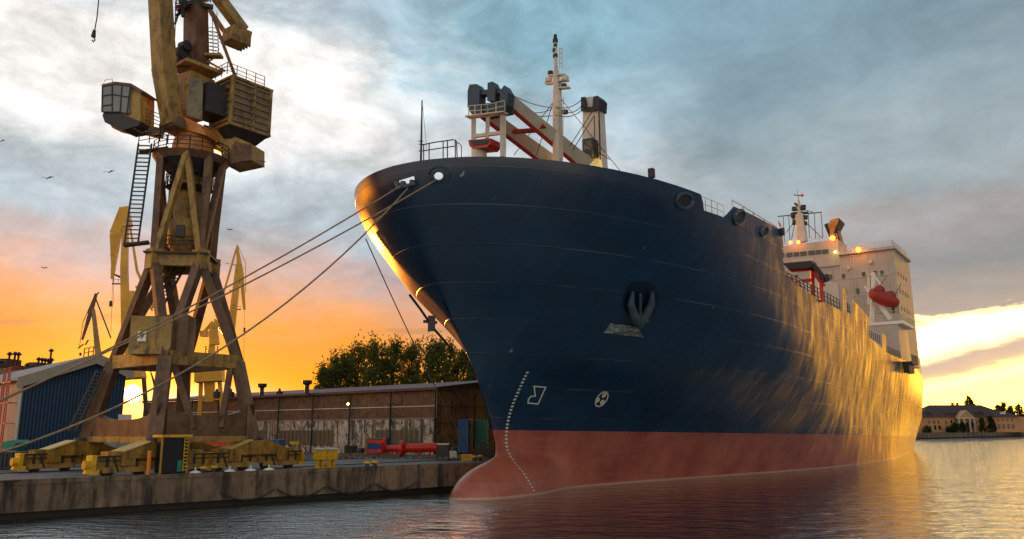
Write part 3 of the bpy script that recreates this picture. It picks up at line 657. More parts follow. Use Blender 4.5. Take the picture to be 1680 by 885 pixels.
# gangway gear lower down, hanging off the shell
gw = MB(); gc = S(101, hb(101, 15) + .9, 15.3)
gw.box(gc, 5.0, 1.5, .4, SU, SN); gw.box(gc - V((0, 0, .9)) - SN * .3, 4.6, .9, 1.4, SU, SN); gw.rail([gc + SU * 2.4 + SN * .7 + V((0, 0, .2)), gc - SU * 2.4 + SN * .7 + V((0, 0, .2))], 1.1, .05, 3, 1)
gw.build('gangway_platform', m_dark, ship)
# deck edge walls get caps; railings on the low bulwark stretches
def edge_rail(s0, s1, z_, h=1.1, n=6, inset=.25): rl = MB(); rl.rail([S(s0 + (s1 - s0) * k / n, hb(s0 + (s1 - s0) * k / n, z_) - inset, z_) for k in range(n + 1)], h, .045, 3, 1.5); rl.build('side_railing', m_dark, ship)
edge_rail(32.5, 44, 19.0, 1.1, 8); edge_rail(44, 56, 18.7, 1.5, 8); edge_rail(58.4, 61.3, 18.9, 1.4, 3); edge_rail(72.2, 81.2, 16.9, 1.3, 6); edge_rail(84.9, 98, 15.9, 1.2, 8)
rl = MB(); rl.rail([S(s, hb(s, 22) - .25, 22.0) for s in (12.9, 14, 15, 16, 17.2)], 1.15, .03, 2, 1.6); rl.build('forecastle_railing', m_white2, ship); rl = MB(); rl.rail([S(s, hb(s, 22) - .25, 23.5) for s in (19, 21.5, 24, 27, 30.5)], .55, .05, 1, 2.5)
rl.build('forecastle_railing', m_white2, ship)
# cargo gear and casings seen over the low deck: pale side casing blocks
for c_ in (((59.5, 10.5, 19.6), 6.5, 3.5, 7.2), ((86.5, 9.6, 17.2), 5, 4.0, 4.2)): cs = MB(); cs.box(S(*c_[0]), *c_[1:], SU, SN); cs.build('side_casing', m_white, ship)
# foremost red gantry with a dark platform behind the forecastle
gt = MB()
Gs = 46
for (x0, y0, x1, y1) in ((1332, 440, 1334, 490), (1346, 452, 1348, 496), (1305, 452, 1307, 470)): gt.beam(PS(x0, y0, Gs), PS(x1, y1, Gs), .38, .38)
gt.beam(PS(1292, 444, Gs), PS(1334, 441, Gs), .42, .42); gt.beam(PS(1332, 442, Gs), PS(1352, 470, Gs), .4, .4); gt.beam(PS(1290, 450, Gs), PS(1318, 474, Gs), .55, .55)
gt.beam(PS(1308, 462, Gs), PS(1332, 460, Gs), .35, .35); gt.beam(PS(1294, 455, Gs), PS(1300, 466, Gs), .5, .5)
gt.build('gantry_frame', mat('gantry_red', (.50, .022, .012), .4, scale=1, vary=.25), ship)
gt = MB(); gt.beam(PS(1286, 438, Gs - 1), PS(1334, 434, Gs - 1), .8, .7); gt.beam(PS(1334, 434, Gs - 1), PS(1352, 456, Gs - 1), .5, .5); gt.cyl(PS(1352, 452, Gs), PS(1355, 462, Gs), .45, n=10); gt.beam(PS(1333, 432, Gs), PS(1338, 444, Gs), .9, .6)
gt.build('gantry_platform', m_black, ship)
gt = MB(); gt.rail([PS(1281, 443, Gs - 2), PS(1300, 462, Gs - 2), PS(1318, 478, Gs - 2)], .9, .05, 3, 1.2); gt.rail([PS(1303, 440, Gs), PS(1333, 437, Gs)], .8, .05, 2, 1.4); gt.build('gantry_railing', m_white2, ship)
ht = MB(); ht.box(S(66, 2, 17.5), 26, 17, 2.4, SU, SN); ht.build('hatch_cover', m_redb, ship)

# funnel
FS = 118
fn = MB(); fn.prism([PS(x, y, FS) for x, y in [(1352, 369), (1358, 366), (1364, 374), (1376, 358), (1380, 363), (1373, 376), (1385, 420), (1376, 420), (1368, 386), (1366, 400), (1360, 388)]], SU * 3.0); fo = fn.build('funnel', m_black, ship)
fn = MB(); fn.prism([PS(x, y, FS - .05) for x, y in [(1358, 370), (1363, 361), (1376, 357.5), (1375, 365), (1369, 378), (1367, 392), (1362, 389), (1361, 378)]], SU * .5)
fn.build('funnel_panel', mat('funnel_orange', (.80, .26, .02), .35, scale=1.2, vary=.4, col2=(.35, .10, .02), thr=(.55, .7)), fo)
# lamps of the deckhouse
def lamp(p, r, m_, name='deck_lamp', E=0, col=(1, .45, .1), par=ship):
    mb = MB(); mb.rev(p - V((0, 0, r)), [(r * math.sin(math.pi * k / 8) + .001, r - r * math.cos(math.pi * k / 8)) for k in range(9)], 12); o = mb.build(name, m_, par)
    if E:
        L = bpy.data.lights.new('lamp_light', 'POINT'); L.energy = E; L.color = col; L.shadow_soft_size = r
        lo = bpy.data.objects.new('lamp_light', L); C.objects.link(lo); lo.parent = o; lo.location = rootmat(o).inverted() @ (p - SU * (r + .4)); lo['kind'] = 'structure'; del lo['kind']
    return o
lamp(PS(1297, 398, 103), .34, m_lampo, E=60, col=(1,.3,.05)); lamp(PS(1310, 397.5, 103), .34, m_lampo, E=60, col=(1,.3,.05)); lamp(PS(1366, 391, 103), .5, m_lampo, E=120, col=(1,.3,.05)); lamp(PS(1408.5, 410.5, 103), .5, m_lampo, E=200, col=(1,.3,.05))
lamp(PS(1370, 413.5, 103), .2, m_lampy)
lamp(PS(1471, 603, 98) , .2, m_lampo, 'side_lamp')
# radar mast on the wheelhouse
RM = MB(); r0 = PS(1316, 397, 107); 
RM.cyl(r0, PS(1312, 352, 107), 1.05, .85, 12); RM.cyl(PS(1312, 352, 107), PS(1310, 328, 107), .45, .2, 8); RM.cyl(PS(1310, 328, 107), PS(1307.5, 310, 107), .10, .05, 6)
rmo = RM.build('radar_mast', m_cream, ship)
RM = MB()
RM.beam(PS(1276, 355.5, 107), PS(1348, 348.5, 107), .16, .16)
for y, x0, x1 in ((357, 1299, 1324), (367, 1300, 1323), (344, 1302, 1320), (349, 1301, 1326)): RM.beam(PS(x0, y + 1, 107), PS(x1, y, 107), .5, .35)
for x, y in ((1301, 353), (1321, 357), (1304, 364), (1320, 367), (1303, 343), (1318, 340)): RM.cyl(PS(x, y + 3, 107), PS(x, y - 3, 107), .5, n=8)
RM.beam(PS(1302.5, 320, 107), PS(1316, 322, 107), .16, .16); RM.beam(PS(1304, 334, 107), PS(1313, 342, 107), .5, .4)
for x0, y0, x1, y1 in ((1285, 356, 1287, 398), (1294, 355, 1296, 398), (1336, 350, 1338, 392), (1347, 349, 1350, 390), (1326, 351, 1328, 390), (1312, 352, 1290, 382), (1322, 365, 1350, 392), (1304, 366, 1298, 396), (1320, 344, 1336, 350)):
    RM.cyl(PS(x0, y0, 107), PS(x1, y1, 107), .07, n=5)
RM.build('mast_fittings', m_dark, rmo)
fl = MB(); fl.prism([PS(1277, 362, 106), PS(1282, 370, 106), PS(1281.5, 374, 106), PS(1277, 368, 106)], SU * .05); fl.cyl(PS(1276.5, 361, 106), PS(1279, 372, 106), .04, n=5)
o = fl.build('signal_flag', m_redb); tag(o, 'small dark red flag hanging from the yard of the radar mast', 'flag')
fl = MB(); q = PS(1316, 321, 107); fl.rev(q - V((0, 0, .3)), [(.01, 0), (.3, .15), (.3, .45), (.01, .6)], 8); fl.build('mast_red_light', m_redb, rmo)

# lifeboat
m_boat = mat('lifeboat_red', (.30, .02, .011), .5, vary=.25, scale=1.2, col2=(.22, .03, .02), thr=(.55, .7))
lbt = empty('lifeboat', PS(1450, 487, 100), 'orange red enclosed lifeboat hanging in the white davit beside the deckhouse', 'lifeboat')
c0 = PS(1450, 488, 100); ax = (PS(1466, 495, 100) - PS(1434, 481, 100)).normalized()
ly = ax.cross(V((0, 0, 1))).normalized(); lz = ly.cross(ax)
def boat(prof, yo=0):
    mb = MB(); n = 14; vs = []
    for x, r_, zup, zdn in prof:
        for k in range(n):
            th = 2 * math.pi * k / n; yy = math.cos(th) * r_; zz_ = math.sin(th); vs.append(c0 + ax * x + ly * yy + lz * (zz_ * (zup if zz_ > 0 else zdn)))
    mb.add(vs, [(i * n + k, i * n + (k + 1) % n, (i + 1) * n + (k + 1) % n, (i + 1) * n + k) for i in range(len(prof) - 1) for k in range(n)], True); mb.add(vs[:n], [tuple(range(n))]); mb.add(vs[-n:], [tuple(range(n))]); return mb
boat([(-2.5, .2, .4, .5), (-2.1, .7, .7, 1.0), (-1.1, 1.05, .95, 1.35), (0, 1.15, 1.0, 1.45), (1.2, 1.1, 1.0, 1.35), (2.0, .8, .75, 1.1), (2.5, .4, .5, .8), (2.65, .05, .2, .3)]).build('boat_hull', m_boat, lbt)
mb = MB(); mb.rev(c0 - ax * 1.2 + lz * .6, [(.9, 0), (.85, .6), (.45, .95), (.1, 1.05)], 14, axis=lz); mb.build('canopy', m_boat, lbt); mb = MB(); mb.rev(c0 + ax * .8 + lz * .6, [(.85, 0), (.8, .5), (.4, .85), (.1, .95)], 14, axis=lz); mb.build('canopy', m_boat, lbt)
for k_ in range(3): mb = MB(); mb.box(c0 + ax * (-1.2 + k_ * 1.0) - ly * 1.06 + lz * .45, .4, .1, .28, ax, ly, lz); mb.build('porthole', m_glass, lbt)
mb = MB()
mb = MB(); mb.path([c0 + ax * x + ly * (-r_ - .02) + lz * .0 for x, r_ in ((-2.1, .72), (-1.1, 1.07), (0, 1.17), (1.2, 1.12), (2.0, .82), (2.5, .42))], .1, 6); mb.cyl(c0 + ax * 1.4 + lz * 1.2, c0 + ax * 1.4 + lz * 3.2, .05); mb.cyl(c0 - ax * 1.4 + lz * 1.2, c0 - ax * 1.2 + lz * 3.6, .05); mb.build('fender_rope', m_dark, lbt)

# ---------------- gear on the forecastle
def PYt(px, py, s, base=None): return PS(px, py, s)
jk = MB(); js = -3.5
jk.cyl(PS(690.5, 264, js), PS(692.5, 165, js), .085, .05, 8)
for y in (237, 248, 232): jk.cyl(PS(687, y, js), PS(694, y, js), .04, n=5)
jk.cyl(PS(693, 170, js), PS(700, 245, js), .02, n=4)
jk.build('jackstaff', m_dark, ship)
rl = MB(); A_ = -2.8
P_ = [PS(693, 262, A_ - .5), PS(704, 262, A_), PS(730, 260, A_ + .5), PS(749, 259, A_ + 1)]
for y_off in (0,):
    rl.path([PS(693, 238, -3.3), PS(712, 234, -3), PS(744, 229.5, -2.6), PS(749, 232, -2.4), PS(750, 259, -2.4)], .045, 6)
    rl.path([PS(693, 248, -3.3), PS(712, 245, -3), PS(747, 240, -2.6)], .04, 6)
    rl.path([PS(757, 259, -2), PS(757, 240, -2), PS(753, 235, -2), PS(750, 235, -2)], .035, 6)
for x, yt in ((695, 237), (704, 236), (727, 232), (734, 231), (747, 229.5)): rl.cyl(PS(x, 263, -2.9), PS(x, yt, -2.9), .045, n=6)
rl.build('bow_railing', m_dark, ship)
mb = MB(); mb.rev(S(-4.9, .6, 22.9), [(.3, 0), (.45, .1), (.45, .35), (.2, .5)], 12); mb.build('mushroom_vent', m_navy, ship)

# deck crane 1: pedestal, twin posts, head, railed platform and long jib
cr = MB(); K = 17.0
m_jibw = mat('jib_white', (.62, .58, .50), .4, scale=.6, vary=.12, grime=((.4, .3, .2), (1, 1, .2), 1, .6, .8))
cr.cyl(PS(786, 262, K), PS(786, 238, K), .82, n=18); cr.cyl(PS(786, 240, K), PS(786, 236, K), .95, n=18)
crane1 = cr.build('deck_crane', m_jibw, ship)
cr = MB(); pr_ = [(768, 230), (805, 227), (804, 236), (799, 242), (776, 244), (770, 240)]
cr.prism([PS(x, y, K - .9) for x, y in pr_], SU * 1.8); cr.build('pedestal_collar', m_red, crane1)
cr = MB(); cr.prism([PS(x, y, K - .97) for x, y in [(771, 231), (802, 229), (799, 236), (776, 239)]], SU * .2); cr.build('collar_recess', m_black, crane1)
cr = MB()
for x0, y0, x1, y1, w_ in ((778, 232, 778, 190, .36), (799, 228, 801, 188, .42), (824, 258, 824, 185, .46)): cr.beam(PS(x0, y0, K), PS(x1, y1, K), w_)
cr.beam(PS(778, 224, K), PS(825, 218, K), .34); cr.cyl(PS(774, 258, K), PS(774, 190, K), .07, n=6); cr.cyl(PS(829, 258, K - .3), PS(829, 190, K - .3), .08, n=6); cr.build('crane_post', m_jibw, crane1)
cr = MB()
hd = [(768, 178), (767, 150), (770, 139), (783, 138), (787, 148), (800, 147), (801, 136), (809, 135), (813, 146), (824, 147), (826, 140), (832, 148), (831, 172), (824, 184), (790, 190), (772, 190)]
hd2 = [(767, 176), (767, 150), (770, 139), (782, 138), (785, 148), (782, 160), (795, 164), (800, 158), (800, 136), (808, 134), (812, 144), (812, 157), (822, 158), (822, 148), (827, 141), (833, 150), (831, 174), (822, 182), (790, 189), (773, 187)]
cr.prism([PS(x, y, K - 1.0) for x, y in [(767, 176), (767, 150), (770, 139), (782, 138), (787, 147), (786, 168), (790, 189), (773, 187)]], SU * 1.1)
cr.prism([PS(x, y, K - 1.0) for x, y in [(799, 165), (800, 136), (808, 134), (813, 145), (812, 166)]], SU * 1.0)
cr.prism([PS(x, y, K - 1.0) for x, y in [(820, 178), (820, 150), (827, 140), (834, 152), (832, 172), (826, 182)]], SU * 1.1)
cr.prism([PS(x, y, K - .8) for x, y in [(784, 148), (822, 146), (822, 153), (784, 156)]], SU * .9)
cr.prism([PS(x, y, K - .6) for x, y in [(780, 172), (826, 166), (826, 180), (782, 189)]], SU * 1.8)
cr.build('crane_head', mat('crane_head_blue', (.022, .045, .07), .4, vary=.3), crane1)
cr = MB(); cr.rail([PS(769, 191, K - 1.8), PS(800, 189, K - 1.8), PS(828, 183, K - 1.8)], 1.15, .05, 2, 1.0); cr.beam(PS(767, 193, K - 1.5), PS(830, 185, K - 1.5), .9, .12); cr.rail([PS(828, 183, K - 1.8), PS(830, 183, K + 1.2)], 1.15, .05, 2, 1); cr.build('crane_platform', m_cream, crane1)
for n_j, (a_, b_) in enumerate((((832, 163), (962, 272)), ((790, 182), (905, 268)))):
    a3, b3 = PS(*a_, K + .5), PS(*b_, K + 12); sdv = ray(870, 200).normalized()
    dr = (b3 - a3).normalized(); upv = dr.cross(sdv).normalized()
    if upv.z < 0: upv = -upv
    cr = MB(); cr.beam(a3 + upv * .22, b3 + upv * .22, .9, 1.0, .9, 1.5, side=sdv); jo = cr.build('jib', m_jibw, crane1)
    cr = MB(); cr.beam(a3 - upv * .50, b3 - upv * .68, .95, .42, .95, .42, side=sdv); cr.build('jib_edge', m_red, jo)
cr = MB(); cr.beam(PS(838, 217, K + 5), PS(880, 214, K + 5), .5, .4); cr.beam(PS(880, 213, K + 5), PS(893, 205, K + 5), .6, .6); cr.beam(PS(838, 219, K + 5), PS(830, 207, K + 5), .5, .5); cr.build('jib_cross_brace', m_red, crane1)
cr = MB(); 
def sag(a, b, d, n=14): return [a.lerp(b, k / n) - V((0, 0, d * 4 * (k / n) * (1 - k / n))) for k in range(n + 1)]
for a_, b_, d_ in (((834, 153), (912, 177), .4), ((834, 168), (912, 175), 1.0), ((912, 176), (956, 162), .5), ((912, 176), (956, 172), .8), ((912, 189), (960, 176), .6), ((832, 182), (910, 190), .3)):
    cr.path(sag(PS(*a_, K), PS(*b_, K + 16), d_), .05, 5)
cr.build('hoist_wire', m_dark, crane1)

# foremast
MS = 24.0; fm = MB()
fm.cyl(PS(915, 270, MS), PS(914, 150, MS), .55, .50, 14); fm.cyl(PS(914, 150, MS), PS(912, 118, MS), .44, .32, 12); fm.cyl(PS(912, 118, MS), PS(911, 70, MS), .22, .16, 10)
mast = fm.build('foremast', m_cream, ship)
fm = MB()
for x0, x1, y in ((896, 918, 137), (901, 927, 124), (914, 932, 133), (914, 934, 145), (912, 930, 183)): fm.beam(PS(x0, y + 1, MS), PS(x1, y - 1, MS), .6, .16)
for x0, y0, x1, y1 in ((923, 262, 924, 160), (919.5, 262, 920, 160), (922, 112, 922, 78), (918, 112, 918, 78)): fm.cyl(PS(x0, y0, MS - .4), PS(x1, y1, MS - .4), .05, n=5)
for y in range(164, 262, 5): fm.cyl(PS(919.5, y, MS - .4), PS(924, y, MS - .4), .04, n=4)
for y in range(80, 112, 8): fm.path([PS(918, y, MS - .4), PS(922, y, MS - .4)], .04, 4)
fm.build('mast_ladder', m_cream, mast)
for x, y, r_ in ((900, 133, .42), (927, 130, .42)):
    mb = MB(); mb.cyl(PS(x, y + 2.5, MS), PS(x, y - 3.5, MS), r_, n=10); mb.build('mast_floodlight', m_cream, mast)
for x, y, r_ in ((903, 120, .3), (925, 141, .34), (911, 60, .2), (911, 67, .3), (910, 83, .26), (911, 92, .28), (911, 75, .22), (927, 184, .35)):
    mb = MB(); mb.cyl(PS(x, y + 2.5, MS), PS(x, y - 2.5, MS), r_, n=8); mb.build('navigation_light', m_dark, mast)
for a_, b_ in (((908, 167), (843, 255)), ((908, 167), (880, 255)), ((918, 160), (1017, 280)), ((980, 170), (935, 240)), ((975, 190), (940, 246)), ((958, 235), (1000, 262))):
    fm = MB(); fm.cyl(PS(*a_, MS), PS(*b_, MS + 1), .045, n=5); fm.build('stay_wire', m_dark, mast)
# second crane post
QS = 33.0; cp = MB()
cp.prism([PS(x, y, QS) for x, y in [(957, 160), (981, 158), (988, 275), (954, 275)]], SU * 1.2 + SN * .1)
post2 = cp.build('crane_tower', m_jibw, ship)
cp = MB(); cp.prism([PS(x, y, QS - .4) for x, y in [(953, 182), (953, 160), (959, 159), (962, 176), (972, 175), (973, 159), (980, 157), (984, 162), (983, 179), (972, 182)]], SU * 1.8); cp.build('tower_head', m_black, post2)
cp = MB(); cp.prism([PS(x, y, QS - 1.2) for x, y in [(955, 229), (972, 226), (974, 255), (957, 258)]], SU * 1.2); cab = cp.build('operator_cab', m_dark, post2)
cp = MB(); cp.prism([PS(x, y, QS - 1.25) for x, y in [(957, 232), (970, 230), (971, 244), (958, 246)]], SU * .06); cp.build('cab_window', mat('cab_glass', (.08, .075, .06), .1, vary=.2), cab)
cp = MB(); cp.cyl(PS(976, 255, QS - .6), PS(975, 190, QS - .6), .06, n=5); cp.cyl(PS(985, 262, QS - .4), PS(982, 165, QS - .4), .09, n=5); cp.beam(PS(962, 256, QS - 1.4), PS(968, 258, QS - 1.4), .8, .4); cp.build('tower_cable', m_dark, post2)
lamp(PS(966.5, 264.5, QS - 1.6), .3, m_lampy, 'tower_lamp', E=150, col=(1, .7, .2), par=post2)
for x, y in ((1035, 281), (1284, 383)): q, nn = S(7 if x < 1100 else 31, hb(7, 23) - .3 if x < 1100 else hb(31, 23) + .1, 23.6), 0; mb = MB(); mb.box(q, .4, .4, .7, SU, SN); mb.build('bulwark_roller', m_black, ship)
# ================================================================ buildings on the quay
def gpt(px, dist_y):                       # ground point under an image column at distance Y
    d = ray(px, 703); return V((d.x / d.y * dist_y, dist_y, QZ))
Z = V((0, 0, 1))
m_corr_brown = corrugated('brown_cladding', (.15, .088, .055), .32, (.76, -.65, 0), col2=(.07, .042, .028), thr=(.45, .6), vary=.2, grime=((.15, .075, .035), (1, 1, .1), 1.2, .55, .75))
m_corr_stain = corrugated('stained_pale_cladding', (.52, .48, .40), .45, (.76, -.65, 0), col2=(.09, .08, .065), thr=(.5, .58), vary=.25, grime=((.07, .06, .05), (1.4, 1.4, .12), 1.3, .50, .60))
m_roof = mat('maroon_roof', (.10, .04, .045), .6, vary=.2)
m_corr_end = corrugated('tan_cladding', (.27, .16, .09), .32, (.66, .75, 0), col2=(.10, .06, .036), thr=(.5, .6), vary=.25)
K0 = gpt(716, 88); L0 = gpt(236, 128); 
wdir = (L0 - K0).normalized(); wnor = V((wdir.y, -wdir.x, 0))
if wnor.y < 0: wnor = -wnor
E0 = gpt(830, 97); edir = (E0 - K0).normalized()
edir = (edir - wdir * edir.dot(wdir)).normalized()
WL = (L0 - K0).length; WD = 22.0; WH = 7.05; 
wh = empty('warehouse', (K0 + L0) / 2, 'long low warehouse with brown upper cladding over stained pale lower walls', 'warehouse')
mb = MB(); mb.prism([K0 + Z * 2.9 + edir * .02, L0 + Z * 2.9 + edir * .02, L0 + Z * WH + edir * .02, K0 + Z * WH + edir * .02], edir * .4); up_wall = mb.build('upper_wall', m_corr_brown, wh)
mb = MB(); mb.prism([K0 - Z * .1 - edir * .12, L0 - Z * .1 - edir * .12, L0 + Z * 3.9 - edir * .12, K0 + Z * 3.9 - edir * .12], edir * .13); low_wall = mb.build('lower_wall', m_corr_stain, wh)
mb = MB(); g0 = K0 - wdir * .05
mb.prism([g0 - Z * .1, g0 + edir * WD - Z * .1, g0 + edir * WD + Z * WH, g0 + edir * WD / 2 + Z * (WH + 1.3), g0 + Z * WH], wdir * .3); endw = mb.build('end_wall', m_corr_end, wh)
mb = MB(); a = K0 - wdir * .5 - edir * .5 + Z * (WH - .02); b_ = L0 + wdir * .5 - edir * .5 + Z * (WH - .02)
rise = Z * 1.35 + edir * (WD / 2 + .5)
mb.prism([a, b_, b_ + rise, a + rise], Z * .28); c2 = a + rise; d2 = b_ + rise; f_ = edir * (WD / 2 + .5) - Z * 1.35
mb.prism([c2, d2, d2 + f_, c2 + f_], Z * .28); roof_o = mb.build('roof', m_roof, wh)
for k in range(10):
    q = K0 + wdir * (0.0 + k * WL / 9) - edir * .25; mb = MB(); mb.cyl(q, q + Z * WH, .1, n=6); mb.build('downpipe', m_dark, wh)
mb = MB(); mb.beam(K0 + Z * 5.3 - edir * .03, L0 + Z * 5.3 - edir * .03, .10, .09); mb.build('wall_rail', m_white, wh)
mb = MB(); mb.beam(K0 + Z * 3.95 - edir * .08, L0 + Z * 3.95 - edir * .08, .2, .14); mb.build('wall_rail', mat('rail_grey', (.25, .22, .2), .6), wh)
for u0, u1 in ((.04, .15), (.27, .44), (.5, .6)):
    a = K0 + wdir * WL * u0; b_ = K0 + wdir * WL * u1; mb = MB(); mb.prism([a + Z * .9 - edir * .17, b_ + Z * .9 - edir * .17, b_ + Z * 2.7 - edir * .17, a + Z * 2.7 - edir * .17], edir * .1)
    mb.build('sliding_door', corrugated('door_cladding', (.10, .09, .055), .8, (.76, -.65, 0), depth=.05, vary=.3), wh)
a = K0 + wdir * 5.5; mb = MB(); mb.prism([a + Z * 5.6 - edir * .06, a + wdir * 2.6 + Z * 5.6 - edir * .06, a + wdir * 2.6 + Z * 6.6 - edir * .06, a + Z * 6.6 - edir * .06], edir * .09); mb.build('louvre', m_brown, wh)
m_patch = corrugated('new_tan_cladding', (.32, .19, .085), .32, (.66, .75, 0), vary=.3)
for u0, u1, z0, z1, mm in ((.6, 2.1, 2.2, 6.9, m_patch), (5.2, 6.0, 3.6, 7.2, m_patch), (6.4, 8.2, 3.4, 7.4, m_patch)):
    mb = MB(); q = g0 + edir * u0 - wdir * .04; q2 = g0 + edir * u1 - wdir * .04; mb.prism([q + Z * z0, q2 + Z * z0, q2 + Z * z1, q + Z * z1], wdir * .03); mb.build('wall_patch', mm, wh)
for zz_ in (3.4, 5.3):
    mb = MB(); mb.beam(g0 + Z * zz_ - wdir * .05, g0 + edir * 12 + Z * zz_ - wdir * .05, .08, .1); mb.build('wall_rail', m_brown, wh)
# roof vents
for u, h_, r_ in ((.405, 1.3, .45), (.62, 1.4, .3), (.285, .7, .5), (.315, .5, .3)):
    pass
for px in (429, 503):
    p = aty(px, 652 if px < 450 else 650, 108 if px < 450 else 101); p.z = QZ + WH + .7; 
    v = tag(None, None) if False else None
    mb = MB(); mb.cyl(p - Z * .6, p + Z * .55, .28, n=10); mb.cyl(p + Z * .55, p + Z * .75, .28, .62, n=10); mb.cyl(p + Z * .75, p + Z * 1.15, .62, .62, n=10); mb.build('roof_vent', m_dark, wh)
for px in (458, 378, 355):
    p = aty(px, 652, 108); p.z = QZ + WH + .5; mb = MB(); mb.cyl(p - Z * .5, p + Z * .25, .5, .5, n=10); mb.cyl(p + Z * .25, p + Z * .7, .25, .12, n=8); mb.build('roof_vent', m_dark, wh)
lamp(PT(571, 663, 0) if False else aty(571, 663, 94.0), .13, m_lampy, 'wall_lamp', par=wh)

# blue gable shed
bs0 = gpt(31, 75); bdir = V((math.sin(math.radians(46)), math.cos(math.radians(46)), 0)); bin_ = V((-bdir.y, bdir.x, 0))
shed = empty('gabled_shed', bs0, 'blue gable ended shed with pale grey roof and whitish side wall', 'shed')
m_shed = corrugated('blue_cladding', (.004, .040, .10), .30, tuple(bdir), vary=.2, depth=.018, grime=((.01, .03, .05), (1, 1, .1), 1.0, .5, .7))
W2 = 6.0; EH = 7.5; RH = 9.9; WR = 9.0; ER = 8.7
mb = MB(); mb.prism([bs0 - Z * .1, bs0 + bdir * WR - Z * .1, bs0 + bdir * WR + Z * ER, bs0 + bdir * W2 + Z * RH, bs0 + Z * EH], bin_ * .3); mb.build('gable_wall', m_shed, shed)
m_wside = corrugated('white_cladding', (.36, .36, .34), .35, tuple(bin_), vary=.12, grime=((.2, .18, .15), (1, 1, .1), 1, .55, .7))
mb = MB(); mb.prism([bs0 - bdir * .02 + bin_ * .02 - Z * .1, bs0 - bdir * .02 + bin_ * 60 - Z * .1, bs0 - bdir * .02 + bin_ * 60 + Z * EH, bs0 - bdir * .02 + bin_ * .02 + Z * EH], -bdir * .2); mb.build('side_wall', m_wside, shed)
m_sroof = corrugated('grey_roof_sheet', (.34, .34, .33), .35, tuple(bin_), vary=.15)
mb = MB()
e0_ = bs0 - bdir * .7 - bin_ * .5 + Z * (EH - .1); rg = bs0 + bdir * W2 - bin_ * .5 + Z * (RH + .15); e1_ = bs0 + bdir * (WR + .6) - bin_ * .5 + Z * (ER - .1)
for p, q in ((e0_, rg), (rg, e1_)): mb.prism([p, q, q + bin_ * 60, p + bin_ * 60], Z * .2)
mb.build('roof', m_sroof, shed)
mb = MB()
for p, q in ((e0_, rg), (rg, e1_)): mb.prism([p - Z * .75 - bin_ * .06, q - Z * .75 - bin_ * .06, q + Z * .26 - bin_ * .06, p + Z * .26 - bin_ * .06], bin_ * .12)
mb.build('fascia', mat('fascia_cream', (.36, .34, .28), .6, vary=.12), shed)
mb = MB(); mb.beam(bs0 - bdir * .15 - bin_ * .05 - Z * .05, bs0 - bdir * .15 - bin_ * .05 + Z * EH, .22, .22); mb.build('corner_trim', mat('trim', (.45, .48, .40), .6), shed)
# red caged ladders on the side wall of the shed
for k, (px, dd) in enumerate(((12, .9), (24, .5))):
    mb = MB(); q = bs0 - bdir * 1.0 + bin_ * (2.9 - 1.9 * k)
    for o_ in (0, .7): mb.path([q + bin_ * o_ - Z * .1, q + bin_ * o_ + Z * (EH + 1.0), q + bin_ * o_ + Z * (EH + 1.3) + bdir * .35, q + bin_ * o_ + Z * (EH + 1.1) + bdir * .8], .06, 6)
    for j in range(26): mb.cyl(q + Z * (.4 + .33 * j), q + bin_ * .7 + Z * (.4 + .33 * j), .03, n=4)
    for j in range(4):
        zz_ = 1.6 + 1.9 * j; mb.beam(q + Z * zz_ - bin_ * .5, q + Z * zz_ + bin_ * .9, .08, .08); mb.beam(q + Z * zz_, q + Z * zz_ + bdir * .9, .06, .06)
    mb.build('wall_ladder', m_red, shed)
mb = MB(); q = bs0 + bdir * 9.0 - bin_ * .08; mb.rail([bs0 + bdir * W2 + Z * (RH + .3) + bin_ * 1, bs0 + bdir * W2 + Z * (RH + .3) + bin_ * 4], .9, .05, 2, 1.2); mb.build('ridge_railing', m_dark, shed)
mb = MB(); q = bs0 + bdir * 7.6 - bin_ * .15; mb.box(q + bdir * 2 + Z * 1.7 - bin_ * .8, 4.2, 1.8, 3.5, bdir, bin_); mb.build('lean_to', m_wside, shed)
mb = MB(); q = bs0 + bdir * 8.6 - bin_ * 2.0 + Z * 3.9; mb.box(q, 1.2, .2, .9, bdir, bin_); mb.build('notice_board', m_white2, shed)

# distant factory with clusters of roof vents
fc = gpt(-60, 150); fd = (gpt(84, 175) - fc).normalized(); fcn = V((-fd.y, fd.x, 0)); fctr = empty('factory_building', fc, 'far factory block with rows of dark roof vents, behind the blue shed', 'factory')
fl_ = (gpt(84, 175) - fc).length; topz = 17.3
mb = MB(); mb.prism([fc, fc + fd * fl_, fc + fd * fl_ + Z * (topz - QZ), fc + Z * (topz - QZ)], fcn * 20); mb.build('wall', mat('factory_wall', (.30, .24, .19), .8, vary=.15), fctr)
mb = MB(); mb.prism([fc - fcn * .3 + Z * (topz - QZ), fc + fd * (fl_ + .3) - fcn * .3 + Z * (topz - QZ), fc + fd * (fl_ + .3) - fcn * .3 + Z * (topz - QZ + .7), fc - fcn * .3 + Z * (topz - QZ + .7)], fcn * 20.6); mb.build('parapet', mat('dark_parapet', (.07, .04, .03), .8), fctr)
for u0, u1 in ((-.2, .0), (.55, .86)):
    pass
def onfac(px, dz): 
    d = ray(px, 703); n2 = -fcn; k = (fc - CAM).dot(fcn) / d.dot(fcn); p = CAM + d * k; p.z = topz + .7 + dz; return p + fcn * 1.5
for x0, x1 in ((9, 34), (60, 86)):
    a, b_ = onfac(x0, 0), onfac(x1, 0); mb = MB(); mb.prism([a, b_, b_ + Z * 1.3, a + Z * 1.3], fcn * 2); mb.build('vent_house', mat('vent_house', (.09, .05, .035), .8), fctr)
